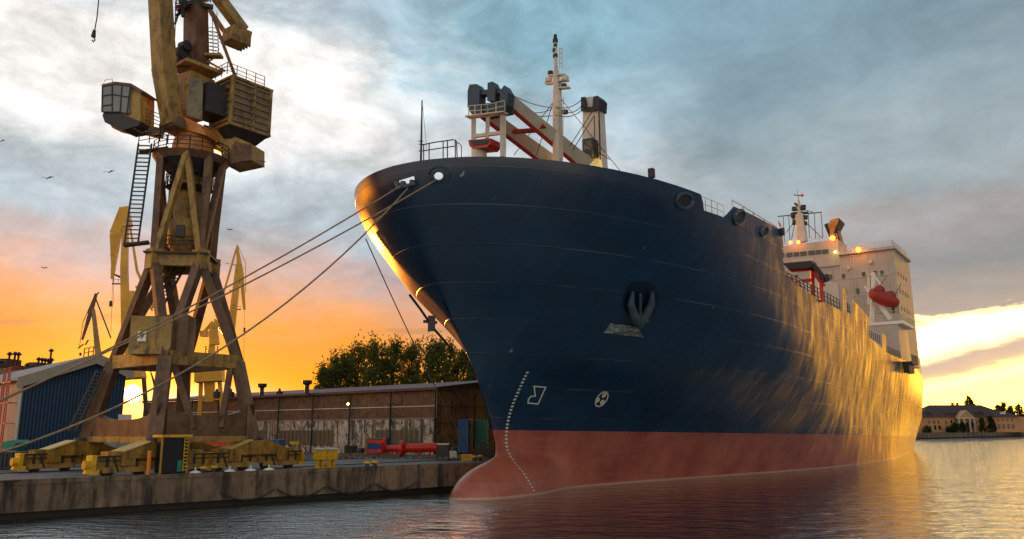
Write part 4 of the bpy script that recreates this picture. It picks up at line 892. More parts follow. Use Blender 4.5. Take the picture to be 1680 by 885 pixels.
for x, h_ in ((0, .9), (13, 2.7), (22, 2.9), (28, 2.9), (62, 2.4), (68, 2.4), (73, 2.4), (78, 2.4), (83, 2.6), (81, 4.6), (44, .9), (52, .7)):
    p = onfac(x, 0); mb = MB(); mb.cyl(p, p + Z * h_, .22, n=8); mb.cyl(p + Z * (h_ - .75), p + Z * (h_ - .45), .25, .62, n=8); mb.cyl(p + Z * (h_ - .45), p + Z * h_, .62, .15, n=8); mb.build('roof_vent', m_dark, fctr)

# ================================================================ far shore building
m_brick = mat('tan_plaster', (.48, .25, .11), .8, vary=.12, scale=.3)
m_froof = mat('brown_tile_roof', (.060, .036, .034), .8, vary=.25, scale=.5)
FD = 395.0
fb0 = gpt(1506, FD); fbd = V((1, .10, 0)).normalized(); fbn = V((-fbd.y, fbd.x, 0))
kpx = FD / 1300.0
hall = empty('mansion', fb0, 'long tan two storey building with dark hipped roof and white portico across the water', 'building')
zb = QZ
def FB(px, z, off=0): 
    d = ray(px, 703); base = fb0 + fbn * off; k = (base - CAM).dot(fbn) / d.dot(fbn); p = CAM + d * k; p.z = z; return p
def fz(py): return HC + (700 - py) * kpx     # height of an image row at the facade
e_h = fz(685); r_h = fz(665); base_z = zb
def fwall(x0, x1, off, name='wall', top=e_h):
    a, b_ = FB(x0, base_z, off), FB(x1, base_z, off); mb = MB(); mb.prism([a, b_, V((b_.x, b_.y, top)), V((a.x, a.y, top))], fbn * 14); return mb.build(name, m_brick, hall)
mainw = fwall(1500, 1629, 0); fwall(1629, 1671, -2.5, 'wing_wall')
fwall(1671, 1700, 0, 'wall')
mb = MB()
def hip(x0, x1, off, dep, z0, z1, inset):
    a, b_ = FB(x0, z0, off - .8), FB(x1, z0, off - .8); c_, d_ = b_ + fbn * dep, a + fbn * dep
    r1 = (a + d_) / 2 + (b_ - a).normalized() * inset; r2 = (b_ + c_) / 2 - (b_ - a).normalized() * inset; r1.z = r2.z = z1
    mb.add([a, b_, c_, d_, r1, r2], [(0, 1, 5, 4), (1, 2, 5), (2, 3, 4, 5), (3, 0, 4), (0, 3, 2, 1)])
hip(1506, 1668, 0, 15.5, e_h, r_h, 12); hip(1627, 1682, -3, 17, e_h + .02, fz(672), 9); mb.build('roof', m_froof, hall)
def fwin(px, py, w_, h_, off=-.05, name='window', mm=m_glass, par=hall):
    p = FB(px, fz(py), off); mb = MB(); mb.box(p, w_, .12, h_, fbd, fbn); return mb.build(name, mm, par)
for px in (1525.5, 1533.5, 1541, 1553.5, 1562, 1568, 1604, 1611, 1618): 
    fwin(px, 692.5, .9, 1.6); fwin(px + .8, 701.5, 1.0, 2.0)
for px in (1639.5, 1647, 1655, 1662.5): fwin(px, 690, .9, 1.5, -2.6); fwin(px + .5, 700, 1.1, 2.2, -2.6)
for px, py in ((1526, 678), (1554, 680), (1562, 680), (1569, 680), (1604, 679), (1612, 678)):
    p = FB(px, fz(py), 1.5); mb = MB(); mb.box(p, 1.3, 2.4, 1.1, fbd, fbn); mb.build('dormer', m_froof, hall)
mb = MB(); p = FB(1648, fz(679), -1.2); mb.box(p, 2.2, 1, 1.0, fbd, fbn); mb.build('skylight', m_white, hall)
for px, py in ((1567, 664), (1575, 664)):
    p = FB(px, fz(py), 7); mb = MB(); mb.box(p, 1.0, 1.0, 1.8, fbd, fbn); mb.build('chimney', m_brown, hall)
# portico
pt = MB(); a, b_ = FB(1573, fz(687), -3), FB(1600, fz(687), -3); mid_ = (a + b_) / 2; mid_.z = fz(674.5); pt.prism([a, b_, mid_], fbn * 3.5); po = pt.build('pediment', m_brick, hall); m_col = mat('column_stone', (.50, .42, .33), .7, vary=.1)
pt = MB(); pt.beam(a - fbd * .3, b_ + fbd * .3, .8, .7); pt.beam(a, mid_, .5, .5); pt.beam(mid_, b_, .5, .5); pt.build('pediment_trim', m_col, hall)
pt = MB(); pt.box(FB(1586.5, (fz(687) + base_z) / 2, 1.0 - 2.0), (b_ - a).length * .9, 1.8, fz(687) - base_z, fbd, fbn); pt.build('portico_wall', m_brick, hall)
for px in (1574.5, 1583, 1592.5, 1600): pt = MB(); q = FB(px, base_z, -3); pt.cyl(q, V((q.x, q.y, fz(687.5))), .5, .42, 10); pt.build('column', m_col, hall)
for px in (1579, 1587.5, 1596): pt = MB(); q = FB(px, fz(698), -2.06); pt.box(q, 1.2, .1, 2.6, fbd, fbn); pt.build('window', m_glass, hall)
pt = MB(); q = FB(1587.5, fz(705) , -2.1); pt.box(q, 1.3, .12, 2.6, fbd, fbn); pt.build('door', m_dark, hall)
# grassy strip and low shore wall on the far side
gb = MB(); p0, p1 = FB(1440, QZ + .02, -6), FB(1760, QZ + .02, -6); pa = V((edge[7].x, edge[7].y, QZ + .012)); 
gb.add([pa + shd * 0, V((shB.x, shB.y, QZ + .012)) + shd * 200, p1 + fbn * 20 + V((0, 0, -.008)), p0 + fbn * 20 + V((0, 0, -.008))], [(0, 1, 2, 3)])
tag(gb.build('grass_bank', mat('dry_grass', (.055, .062, .022), .9, col2=(.10, .085, .04), thr=(.45, .6), scale=.1, vary=.3, spec=.1)), kind='structure')

# ================================================================ trees
def leafmat(name, a_, b2):
    mt = bpy.data.materials.new(name); mt.use_nodes = True; t = mt.node_tree; b = t.nodes['Principled BSDF']
    g = N(t, 'ShaderNodeTexCoord'); n = NOISE(t, g.outputs['Object'], .45, 5, .6)
    t.links.new(MIX(t, RAMP(t, n, [(.35, 0), (.65, 1)]), a_, b2), b.inputs['Base Color']); b.inputs['Roughness'].default_value = .7; b.inputs['Specular IOR Level'].default_value = .2
    tr_ = N(t, 'ShaderNodeBsdfTranslucent'); tr_.inputs[0].default_value = (.20, .20, .02, 1); mxl = N(t, 'ShaderNodeMixShader'); mxl.inputs[0].default_value = .38
    t.links.new(b.outputs[0], mxl.inputs[1]); t.links.new(tr_.outputs[0], mxl.inputs[2]); t.links.new(mxl.outputs[0], t.nodes['Material Output'].inputs[0])
    return mt
m_leaf = leafmat('leaves', (.030, .060, .014), (.085, .11, .025)); m_leafd = leafmat('dark_leaves', (.018, .03, .012), (.04, .055, .018))
m_bark = mat('bark', (.06, .045, .035), .9, scale=2, vary=.3)
def tree(pos, h, wd, label, group, seed, leaves=4200, leaf=.40, name='broadleaf_tree', cat='tree', base=.12, lm=None, slim=1.0):
    R = random.Random(seed); o = empty(name, pos, label, cat, group); pos = V(pos)
    tk = MB(); lean = V((R.uniform(-.04, .04), R.uniform(-.04, .04), 1))
    tk.cyl(pos - Z * .3, pos + lean * h * .45, h * .022, h * .014, 8); tk.cyl(pos + lean * h * .45, pos + lean * h * .88, h * .014, h * .004, 6)
    clumps = []; phase = R.uniform(0, 6)
    for k in range(int(90 * slim)):
        f = base + (.985 - base) * R.random() ** .8; g_ = (f - base) / (1 - base)
        env = wd / 2 * math.sqrt(max(0.02, 1 - (g_ * 1.15 - .15) ** 2 * .98)) * (1 + .16 * math.sin(phase + 6 * g_))
        th = R.uniform(0, 2 * math.pi); env *= 1 + .18 * math.sin(3 * th + phase); rr = env * R.uniform(.1, 1.0) ** .6
        c0_ = pos + lean * h * f + V((math.cos(th) * rr, math.sin(th) * rr, 0)); cr_ = wd * R.uniform(.05, .115) * (1.0 if g_ > .25 else .75)
        clumps.append((c0_, cr_))
        if k % 3 == 0: st = pos + lean * h * max(.12, f - R.uniform(.12, .25)); tk.cyl(st, c0_, h * .006, h * .0015, 5, cap=False)
    tk.build('trunk', m_bark, o)
    cm = MB(); n_ = leaves
    for _ in range(n_):
        c0_, cr_ = clumps[R.randrange(len(clumps))]
        d = V((R.gauss(0, 1), R.gauss(0, 1), R.gauss(0, 1.25))); d.z *= 1.5; d = d * .55
        p = c0_ + d * cr_ * 1.2
        a = V((R.gauss(0, 1), R.gauss(0, 1), R.gauss(0, 1) + .6)).normalized(); bb = a.orthogonal().normalized(); s_ = leaf * R.uniform(.5, 1.25)
        cm.add([p - a * s_ * .6, p + bb * s_ * .28, p + a * s_ * .6, p - bb * s_ * .28], [(0, 1, 2, 3)])
    cm.build('crown', lm or m_leaf, o); return o
TD = 132
def tz_at(py, D=TD): return HC + (703 - py) * D / 1300 * 1.0
TR = [(532, 603, 40, 'leftmost low dark tree behind the warehouse roof'), (556, 583, 50, 'second tree from the left behind the warehouse, sloping crown'), (584, 566, 52, 'third tree from the left behind the warehouse, dense round crown'),
      (614, 562, 50, 'fourth tree from the left behind the warehouse, tall shaggy crown'), (643, 558, 50, 'tallest tree in the row behind the warehouse roof'), (676, 560, 48, 'tree just right of the tallest, with sky gaps low in its crown'),
      (703, 566, 48, 'tree behind the warehouse left of the corner downpipe'), (733, 562, 46, 'tree behind the warehouse end gable, loose see-through crown'), (760, 572, 44, 'tree just left of the ship stem behind the gable'), (786, 590, 40, 'rightmost tree of the row, partly hidden by the ship stem')]
for i, (px, py, wpx, lb_) in enumerate(TR):
    p = gpt(px, TD + (i % 3) * 4); tree(p, tz_at(py) - QZ, wpx * TD / 1300 * 1.5, lb_, 'trees behind the warehouse', 40 + i, leaves=4300, leaf=.50, base=.10)
# bushes and trees round the far building
for px, w_, h_, lb_ in ((1520, 12, 9, 'dark bush beside the ship stern on the far bank'), (1556, 8, 7, 'small bush on the far bank left of the portico shrubs'), (1567, 18, 13, 'wide dark shrub left of the white portico'), (1579, 9, 15, 'narrow shrub close against the portico left side')):
    p = FB(px, QZ, -7); tree(p, h_ * kpx, w_ * kpx, lb_, 'shrubs before the far building', int(px), leaves=2200, leaf=.7, name='shrub', cat='shrub', base=.02, lm=m_leafd)
for px, w_, h_, lb_ in ((1611, 11, 22, 'conical dark tree right of the white portico'), (1628, 13, 25, 'taller dark tree at the corner of the right wing')):
    p = FB(px, QZ, -7); tree(p, h_ * kpx, w_ * kpx, lb_, 'dark trees before the far building', int(px), leaves=2600, leaf=.7, base=.02, lm=m_leafd)
p = gpt(1595, 470); tree(p, (703 - 656) * 470 / 1300 + 3, 15 * 470 / 1300, 'round tree crown rising above the far roof ridge', None, 5, leaves=2000, leaf=1.0, base=.5)
for i, (px, py, w_) in enumerate(((1640, 670, 14), (1652, 666, 13), (1664, 672, 14), (1676, 669, 16), (1690, 668, 16))):
    p = gpt(px, 480); tree(p, (703 - py) * 480 / 1300 + 3, w_ * 480 / 1300, ('low tree behind the right wing, leftmost of its row', 'tallest treetop behind the right wing of the far building', 'tree behind the right wing end wall', 'bushy treetop at the right edge of the far roof', 'treetop at the picture edge behind the far building')[i], 'trees behind the far building', 70 + i, leaves=1800, leaf=1.1, base=.2)
# ================================================================ the big portal crane
A = atz(250, 779, QZ); B = atz(412, 771, QZ)
e1 = (B - A).normalized(); e2 = V((-e1.y, e1.x, 0)); GW = 9.6; LB = (B - A).length
Cc = A + e2 * GW; Dd = B + e2 * GW; AX = (A + Dd) / 2
crane = empty('portal_crane', V((AX.x, AX.y, QZ)), 'large ochre and brown portal crane on the quay, nearest of the cranes', 'crane')
def hz(py, p):                              # height of an image row at plan point p
    d = ray(300, py); q = aty(300, py, p.y); return q.z
corners = [A, B, Dd, Cc]
def ringp(p, k, z): q = AX.lerp(p, k); return V((q.x, q.y, z))
z0, z1, z2, z3 = 4.30, hz(583, A), hz(405, A) , hz(266, AX)
F_ = [ringp(p, 1.0, z0) for p in corners]; R1 = [ringp(p, .76, z1) for p in corners]
mids = [(corners[i] + corners[(i + 1) % 4]) / 2 for i in range(4)]
def radial(p, r, z): d = (p - AX); d.z = 0; d.normalize(); q = AX + d * r; return V((q.x, q.y, z))
M2 = [radial(p, 2.3, z2) for p in mids]; T3m = [radial(p, 2.45, z3) for p in mids]; T3 = [radial(p, 2.5, z3) for p in corners]
for i in range(4):
    mb = MB(); mb.beam(F_[i] - (R1[i] - F_[i]).normalized() * .1, R1[i], .95, .8, .9, .75); mb.build('leg', m_brown, crane)
    for j in (i, (i - 1) % 4):
        mb = MB(); mb.beam(R1[i], M2[j], .62, .58); mb.build('inclined_strut', m_brown, crane)
    mb = MB(); mb.beam(R1[i], R1[(i + 1) % 4], .55, .95); mb.build('portal_beam', m_ochre if i in (0, 3) else m_brown, crane)
    mb = MB(); mb.beam(M2[i], M2[(i + 1) % 4], .5, .95); mb.build('upper_beam', m_ochre, crane)
    mb = MB(); mb.box(M2[i], .95, .95, 1.5, e1, e2); mb.build('gusset', m_ochre, crane)
    mb = MB(); mb.beam(M2[i], T3m[i], .5, .5); mb.build('tower_post', m_brown, crane)
    for j in (i, (i - 1) % 4):
        mb = MB(); mb.beam(T3[i], M2[j], .42, .42); mb.build('tower_brace', m_ochre if i == 0 else m_brown, crane)
    a, b_ = F_[i], F_[(i + 1) % 4]
    # sill: deep plated beam with an arched top
    n_ = 12; pts_ = []
    dirr = (b_ - a).normalized()
    for k in range(n_ + 1):
        f = k / n_; p = a.lerp(b_, f); g_ = abs(2 * f - 1)
        pts_.append(V((p.x, p.y, z0 + .55 + (2.0 if i != 3 else 1.5) * (.55 + .45 * g_ ** 3))))
    if i == 2: continue
    inw = (AX - (a + b_) / 2); inw.z = 0; inw.normalize()
    mb = MB(); mb.prism([a + Z * -.1, b_ + Z * -.1] + pts_[::-1], inw * .7); mb.build('sill_plate', m_brown, crane)
    mb = MB(); mb.beam(a - inw * .06 + Z * .05, b_ - inw * .06 + Z * .05, .16, .4); mb.build('sill_flange', m_ochre, crane)
    # knee diagonals from portal beam to sill
    if i != 0: continue
    mb = MB(); mb.beam(R1[i].lerp(R1[(i + 1) % 4], .1) - Z * .3 , a.lerp(b_, .36) + Z * .8, .38, .38); mb.build('knee_brace', m_brown, crane)
    mb = MB(); mb.beam(R1[i].lerp(R1[(i + 1) % 4], .9) - Z * .3, a.lerp(b_, .64) + Z * .8, .38, .38); mb.build('knee_brace', m_brown, crane)
# bogies
def bogie(p, name='bogie'):
    c0 = V((p.x, p.y, QZ)); mb = MB()
    pr = [c0 - e1 * 2.4 + Z * 1.1, c0 + e1 * 2.4 + Z * 1.1, c0 + e1 * 2.4 + Z * 1.5, c0 + e1 * .7 + Z * 2.08, c0 - e1 * .7 + Z * 2.08, c0 - e1 * 2.4 + Z * 1.5]
    mb.prism([q - e2 * .65 for q in pr], e2 * 1.3); o = mb.build('balancer', m_yel, crane)
    mb = MB(); mb.cyl(c0 + Z * 2.0, c0 + Z * 2.3, .55, .45, 12); mb.build('pivot', m_dark, o)
    mb = MB(); mb.prism([q - e2 * .75 for q in (c0 - e1 * 2.45 + Z * 1.55, c0 - e1 * .7 + Z * 2.15, c0 - e1 * .66 + Z * 2.08, c0 - e1 * 2.4 + Z * 1.47)], e2 * 1.5); mb.build('balancer_cover', mat('pale_yellow_cover', (.62, .46, .14), .5, vary=.25) if bogie.k == 0 else bogie.m, o); 
    for sgn in (-1, 1):
        q = c0 + e1 * sgn * 1.95; mb = MB(); mb.box(q + Z * .85, 3.8, .9, .75, e1, e2); mb.box(q + Z * .95 - e2 * .5, .9, .25, .6, e1, e2); mb.box(q + Z * 1.35 + e1 * .6 * sgn, 1.3, 1.0, .35, e1, e2); mb.box(q + Z * .62, 2.3, .5, .4, e1, e2); truck = mb.build('truck_beam', m_yel, crane)
        mb = MB(); mb.box(q + Z * .42 - e2 * .46, 3.0, .06, .34, e1, e2); mb.build('wheel_guard', m_ochre, truck)
        for w_ in (-1.0, 1.0):
            mb = MB(); mb.cyl(q + e1 * w_ + Z * .38 - e2 * .2, q + e1 * w_ + Z * .38 + e2 * .2, .38, n=16); mb.cyl(q + e1 * w_ + Z * .38 - e2 * .26, q + e1 * w_ + Z * .38 + e2 * .26, .16, n=10); mb.build('wheel', m_dark, truck)
        mb = MB(); mb.box(q + Z * 1.24 - e2 * .49, 3.7, .08, .09, e1, e2); mb.cyl(q - e1 * 1.7 + Z * .98 - e2 * .55, q + e1 * 1.7 + Z * .98 - e2 * .55, .035, n=6); mb.beam(q + Z * 1.2 - e2 * .5 - e1 * .9, q + Z * .3 - e2 * .5 - e1 * .55, .1); mb.build('pipe_run', m_dark, truck)
        for w_ in (-1.25, -.3, .6, 1.3):
            mb = MB(); mb.box(q + e1 * w_ + Z * .9 - e2 * .47, .16, .1, .62, e1, e2); mb.build('rib', m_dark, truck)
    mb = MB(); q = c0 - e1 * 3.85; mb.box(q + Z * .75, .45, .9, 1.15, e1, e2); mb.cyl(q - e1 * .55 + Z * .75, q - e1 * .2 + Z * .75, .28, n=12); mb.beam(q + Z * 1.3, q + Z * .2 - e1 * .35, .3); mb.build('buffer', m_yel2, crane)
    mb = MB(); q = c0 + e1 * 3.8; mb.box(q + Z * .75, .45, .9, 1.0, e1, e2); mb.cyl(q + e1 * .2 + Z * .75, q + e1 * .5 + Z * .75, .28, n=12); mb.build('buffer', m_yel2, crane)
bogie.k = 1; bogie.m = mat('pale_yellow_cover', (.62, .46, .14), .5, vary=.25)
for p in (A, B + e1 * .2, Dd + e1 * .1, Cc - e1 * .4): bogie(p)
rl_ = MB()
for off in (0, GW):
    for dd in (-.06, .06):
        pass
    a_ = A + e2 * off - e1 * 16; b2_ = A + e2 * off + e1 * 30; a_.z = b2_.z = QZ + .03; rl_ = MB(); rl_.beam(a_, b2_, .09, .07); tag(rl_.build('crane_rail', m_dark), kind='structure')
# cable reel cage in front of the near bogie
cg = empty('cable_cage', A - e2 * 1.0 + e1 * .6, 'dark mesh cage with yellow frame and roof at the near crane bogie', 'cage'); q = A - e2 * 1.15 + e1 * .55; q.z = QZ
mb = MB(); mb.box(q + Z * 1.25, 1.7, .75, 2.2, e1, e2); mb.build('mesh_panel', m_black, cg)
mb = MB(); mb.box(q + Z * 2.45, 2.1, 1.2, .16, e1, e2); mb.build('cage_roof', m_yel2, cg)
for sx2 in (-.9, .9):
    mb = MB(); mb.beam(q + e1 * sx2 - e2 * .42, q + e1 * sx2 - e2 * .42 + Z * 2.4, .12); mb.build('frame_post', m_yel, cg)
mb = MB(); mb.box(q + e1 * .60 - e2 * .45 + Z * 1.3, .05, .05, 2.2, e1, e2)
for j in range(10): mb.box(q + e1 * .72 - e2 * .45 + Z * (.3 + .22 * j), .26, .06, .07, e1, e2)
mb.build('ladder_rungs', m_yel2, cg)
mb = MB(); mb.box(q + e1 * .35 - e2 * .45 + Z * .55, .3, .08, .7, e1, e2); mb.build('hose', m_teal, cg)
pp = MB(); q2 = A - e2 * 1.3 - e1 * 1.0; q2.z = QZ; pp.cyl(q2, q2 + Z * 1.45, .13, n=10); pp.cyl(q2 + Z * 1.45, q2 + Z * 1.55, .15, .1, n=10)
tag(pp.build('marker_post', mat('orange_paint', (.75, .22, .02), .5, vary=.15)), 'orange marker post standing by the cable cage', 'post')

# tower innards: slewing column, ring gallery, hopper
ax0 = V((AX.x, AX.y, 0))
mb = MB(); mb.rev(ax0 + Z * z2, [(.5, .2), (1.3, 1.5), (1.3, 3.2), (1.0, 3.4), (1.0, z3 - z2)], 16); colo = mb.build('slewing_column', m_ochre, crane)
zr = hz(312, AX)
mb = MB(); mb.cyl(ax0 + Z * (zr - .25), ax0 + Z * (zr + .05), 1.3, 1.75, 24); mb.rail([ax0 + Z * (zr + .05) + V((math.cos(t_) * 1.72, math.sin(t_) * 1.72, 0)) for t_ in [k * math.pi / 8 for k in range(17)]], 1.05, .035, 3, .7); mb.build('gallery', m_dark, crane)
mb = MB(); mb.box(ax0 + Z * (z2 + 2.2) - V((-.2, 1.55, 0)), .6, .2, .9); mb.build('inspection_hatch', m_dark, crane)
mb = MB(); mb.cyl(ax0 + Z * (z3 - .35), ax0 + Z * (z3 + .15), 2.5, 2.85, 32); mb.build('slewing_platform', m_brown, crane)
mb = MB(); mb.cyl(ax0 + Z * (z3 - 1.3), ax0 + Z * (z3 - .35), 1.4, 2.4, 24); mb.build('platform_cone', m_dark, crane)
mb = MB(); mb.rail([ax0 + Z * (z3 + .15) + V((math.cos(t_) * 2.8, math.sin(t_) * 2.8, 0)) for t_ in [k * math.pi / 10 for k in range(21)]], 1.0, .035, 3, .9); mb.build('platform_railing', m_dark, crane)
mb = MB(); mb.rail([M2[k] + Z * .5 + (M2[k] - AX).normalized() * .3 for k in (2, 3, 0, 1)], 1.0, .035, 3, 1.2); mb.build('upper_railing', m_dark, crane)
mb = MB(); mb.prism([M2[3] + Z * .5 - e1 * .9, M2[0] + Z * .5 - e2 * .9, M2[1] + Z * .5 + e1 * .8, M2[2] + Z * .5 + e2 * .8], Z * -.12); mb.build('upper_deck', m_dark, crane)
# stairs
def stair(a, b_, side_, w_, name='stair', m_=m_dark, n=22, r=.05):
    mb = MB(); s_ = side_.normalized() * w_ / 2
    for k in (-1, 1): mb.beam(a + s_ * k, b_ + s_ * k, .08, .16)
    for k in range(n): q = a.lerp(b_, (k + .5) / n); mb.beam(q - s_, q + s_, .16, .06)
    return mb.build(name, m_, crane)
YS = AX.y - 2.0
sd_ = V((1, .1, 0))
stair(aty(215, 402, YS), aty(238, 236, YS), sd_, .95, n=24); stair(aty(262, 498, AX.y), aty(305, 422, AX.y), sd_, .7, n=14)
mb = MB(); mb.rail([aty(227, 238, YS), aty(262, 232, YS), aty(275, 236, YS)], -1.0 + 2.0, .035, 3, .8); mb.beam(aty(228, 250, YS), aty(275, 244, YS + 1), .9, .1); mb.build('stair_landing', m_dark, crane); mb = MB(); mb.beam(aty(203, 403, YS), aty(245, 398, YS + .5), .9, .14); mb.build('stair_landing', m_dark, crane)
stair(aty(118, 708, AX.y - 1), aty(165, 608, AX.y - 1), sd_, .5, n=16)
# machine cabin on the portal beam, with number board
mb = MB(); q = ringp((corners[3] + corners[0]) / 2, 0, z1); cc = aty(256, 536, A.y + 2.2); mb.box(V((cc.x, cc.y, z1 + 1.5)), 2.7, 2.2, 2.6, V((1, .15, 0)).normalized(), V((-.15, 1, 0)).normalized()); mb.build('winch_cabin', m_ochre, crane)
mb = MB(); cc = aty(296, 530, A.y + 3.0); mb.box(V((cc.x, cc.y, z1 + 1.6)), 1.6, 2.2, 2.8, V((1, .15, 0)).normalized(), V((-.15, 1, 0)).normalized()); mb.build('winch_cabin', m_brown, crane)
bp = aty(233, 552, A.y + .85); mb = MB(); mb.box(bp, .58, .06, .68); brd = mb.build('number_board', m_white2, crane)
cu = bpy.data.curves.new('numeral', 'FONT'); cu.body = '9'; cu.size = .62; cu.align_x = 'CENTER'; cu.align_y = 'CENTER'; cu.extrude = .01
to = bpy.data.objects.new('numeral', cu); C.objects.link(to); dg = bpy.context.evaluated_depsgraph_get()
me = bpy.data.meshes.new_from_object(to.evaluated_get(dg)); bpy.data.objects.remove(to)
to = bpy.data.objects.new('numeral', me); C.objects.link(to); me.materials.append(m_black); to.parent = brd
to.matrix_local = rootmat(brd).inverted() @ (Matrix.Translation(bp + V((0, -.045, 0))) @ Matrix.Rotation(math.pi / 2, 4, 'X'))

# ---- superstructure that slews
YC = AX.y
mb = MB(); mb.rev(ax0 + Z * (z3 + .15), [(1.55, 0), (1.5, 1.1), (1.25, 2.0)], 24); mb.build('turntable', m_orange, crane)
def poly(name, pts_, Y0, dep, m_, par=crane, bevel=0):
    mb = MB(); mb.prism([aty(x, y, Y0) for x, y in pts_], V((0, dep, 0)) + V((dep * .25, 0, 0))); return mb.build(name, m_, par, bevel)
# turntable deck
poly('turntable_frame', [(262, 206), (298, 190), (332, 206), (338, 222), (300, 212), (270, 216)], YC - 1.4, 2.6, m_orange)
poly('counter_frame', [(334, 204), (352, 210), (412, 236), (412, 262), (370, 271), (362, 250), (336, 238)], YC + .6, 1.9, m_ochre)
poly('counter_frame_cheek', [(385, 232), (411, 238), (411, 263), (370, 270)], YC + .5, .12, m_brown)
# jib: a tapering box girder cranked at the knee, running up out of the picture
jr = V((.86, -.5, 0)).normalized()
mb = MB()
j0, j1, j2, j3 = aty(283, 205, YC - 1.6), aty(270, 118, YC - 2.2), aty(263, 0, YC - 3.2), aty(255, -190, YC - 5)
mb.beam(j1 - (j2 - j1).normalized() * .25, j2, 1.35, 1.25, 1.3, 1.2, side=jr); mb.beam(j2 - (j3 - j2).normalized() * .3, j3, 1.29, 1.2, 1.1, 1.0, side=jr); mb.beam(j1 + (j1 - j0).normalized() * .3, j0, 1.38, 1.26, 1.25, 1.1, side=jr); jb = mb.build('jib', m_ochre, crane)
mb = MB(); mb.cyl(j0 - jr * 1.0, j0 + jr * 1.0, .45, n=14); mb.build('jib_hinge', m_brown, jb)
# column, house, wheels, counterweight lever
mb = MB(); k0, k1 = aty(322, 116, YC), aty(321, 12, YC); mb.beam(k0, k1, 1.55, 1.3, 1.4, 1.2, side=jr); mb.build('a_frame_column', m_brown, crane)
mb = MB(); mb.box(aty(321, 116, YC), 3.1, 2.7, .28, e1, e2); mb.build('house_roof', m_ochre, crane)
mb = MB(); mb.box(aty(315, 160, YC + .2), 2.3, 2.3, 3.2, jr, V((.5, .86, 0))); mb.build('winch_house', m_ochre, crane)
poly('winch_panel', [(311, 126), (333, 132), (331, 197), (306, 190)], YC - 1.45, .08, mat('grey_green_steel', (.17, .16, .09), .5, vary=.25, col2=(.08, .06, .04)))
mb = MB()
for x, y, r_ in ((297, 88, .55), (303, 76, .4), (294, 100, .4), (306, 100, .35)): p = aty(x, y, YC - .9); mb.cyl(p - jr * .35, p + jr * .35, r_, n=14)
mb.beam(aty(290, 108, YC - 1), aty(310, 108, YC - 1), .3, .3); mb.build('winch_gear', m_dark, crane)
mb = MB()
mb.beam(aty(290, 14, YC - 1), aty(342, -2, YC + .6), .5, .35); mb.beam(aty(293, 2, YC - 1), aty(350, 12, YC), .3, .3); mb.beam(aty(290, 26, YC - 1), aty(307, 10, YC), .2, .2); mb.rail([aty(288, 18, YC - 1.4), aty(345, 4, YC - .6)], .9, .04, 3, .7); mb.beam(aty(300, -2, YC - 1), aty(300, 28, YC - 1), .22, .22); mb.build('head_platform', m_dark, crane)
LV = MB(); LV.beam(aty(346, -20, YC + .2), aty(398, 50, YC + 1.2), .7, .95, side=jr); LV.beam(aty(338, 8, YC + .2), aty(372, 58, YC + 1.2), .3, .3); lev = LV.build('counterweight_lever', m_ochre, crane)
mb = MB(); cq = aty(388, 62, YC + 1.3); mb.box(cq, 1.7, 1.5, 1.25, e1, e2, (Z + V((.14, 0, 0))).normalized()); mb.build('counterweight', m_ochre, lev)
mb = MB()
for k in range(4): q = cq + e1 * (.9 + .06 * k) - e2 * (.55 - .36 * k); mb.box(cq + e1 * .86 + e2 * (-.6 + .4 * k), .14, .12, 1.35, e1, e2)
mb.build('counterweight_ribs', m_dark, lev)
mb = MB(); mb.beam(aty(345, 16, YC), aty(386, 126, YC), .22, .22); mb.build('tie_rod', m_brown, crane)
mb = MB(); mb.path([aty(288, 2, YC - 1.2), aty(287, 62, YC - 1.2)], .04); mb.beam(aty(300, 0, YC), aty(287, 40, YC - 1), .12, .12); mb.build('tie_rod', m_dark, crane)
# caged ladder and little platform behind the column
mb = MB()
for k in range(8):
    p = aty(350, 50 + 6 * k, YC + .3); mb.path([p + V((math.cos(t_) * .45, math.sin(t_) * .45, 0)) for t_ in [j * math.pi / 5 for j in range(11)]], .03, 4)
for dx in (-.35, .0, .4): mb.cyl(aty(350, 92, YC + .3) + V((dx, 0, 0)), aty(348, 20, YC + .3) + V((dx, 0, 0)), .03, n=4)
mb.build('caged_ladder', m_dark, crane)
mb = MB(); mb.beam(aty(338, 92, YC), aty(364, 92, YC), .7, .22); mb.beam(aty(340, 101, YC), aty(369, 117, YC), .12, .16); mb.beam(aty(340, 103, YC), aty(362, 88, YC), .1, .1); mb.build('service_platform', m_ochre, crane)
# ribbed machine house
hc = aty(380, 162, YC - .5); HL, HWd, HH = 3.5, 2.7, 2.95
zt, zb_ = aty(381, 127, YC - .5).z, aty(377, 201, YC - .5).z; 
hc = V((hc.x, hc.y, (zt + zb_) / 2)) + e1 * HL / 2 + e2 * HWd / 2
m_house = mat('house_ochre', (.22, .155, .08), .55, col2=(.10, .06, .035), thr=(.52, .68), scale=.7, vary=.25, grime=((.07, .05, .035), (1, 1, .3), 1.8, .5, .7))
mb = MB(); mb.box(hc, HL, HWd, zt - zb_, e1, e2); ho = mb.build('machine_house', m_house, crane)
mb = MB(); hh_ = zt - zb_
for k in range(7):
    zz_ = zb_ + .3 + k * (hh_ - .55) / 6
    mb.box(V((hc.x, hc.y, zz_)) - e2 * (HWd / 2 + .05), HL - .1, .14, .16, e1, e2); mb.box(V((hc.x, hc.y, zz_)) - e1 * (HL / 2 + .05), HWd - .1, .14, .16, e2, e1)
    mb.box(V((hc.x, hc.y, zz_)) + e1 * (HL / 2 + .05), HWd - .1, .14, .16, e2, e1)
mb.build('wall_ribs', m_house, ho)
mb = MB()
for a_, b2 in ((-1, -1), (1, -1), (-1, 1)): mb.box(hc + e1 * a_ * HL / 2 + e2 * b2 * HWd / 2, .24, .24, hh_ + .1, e1, e2)
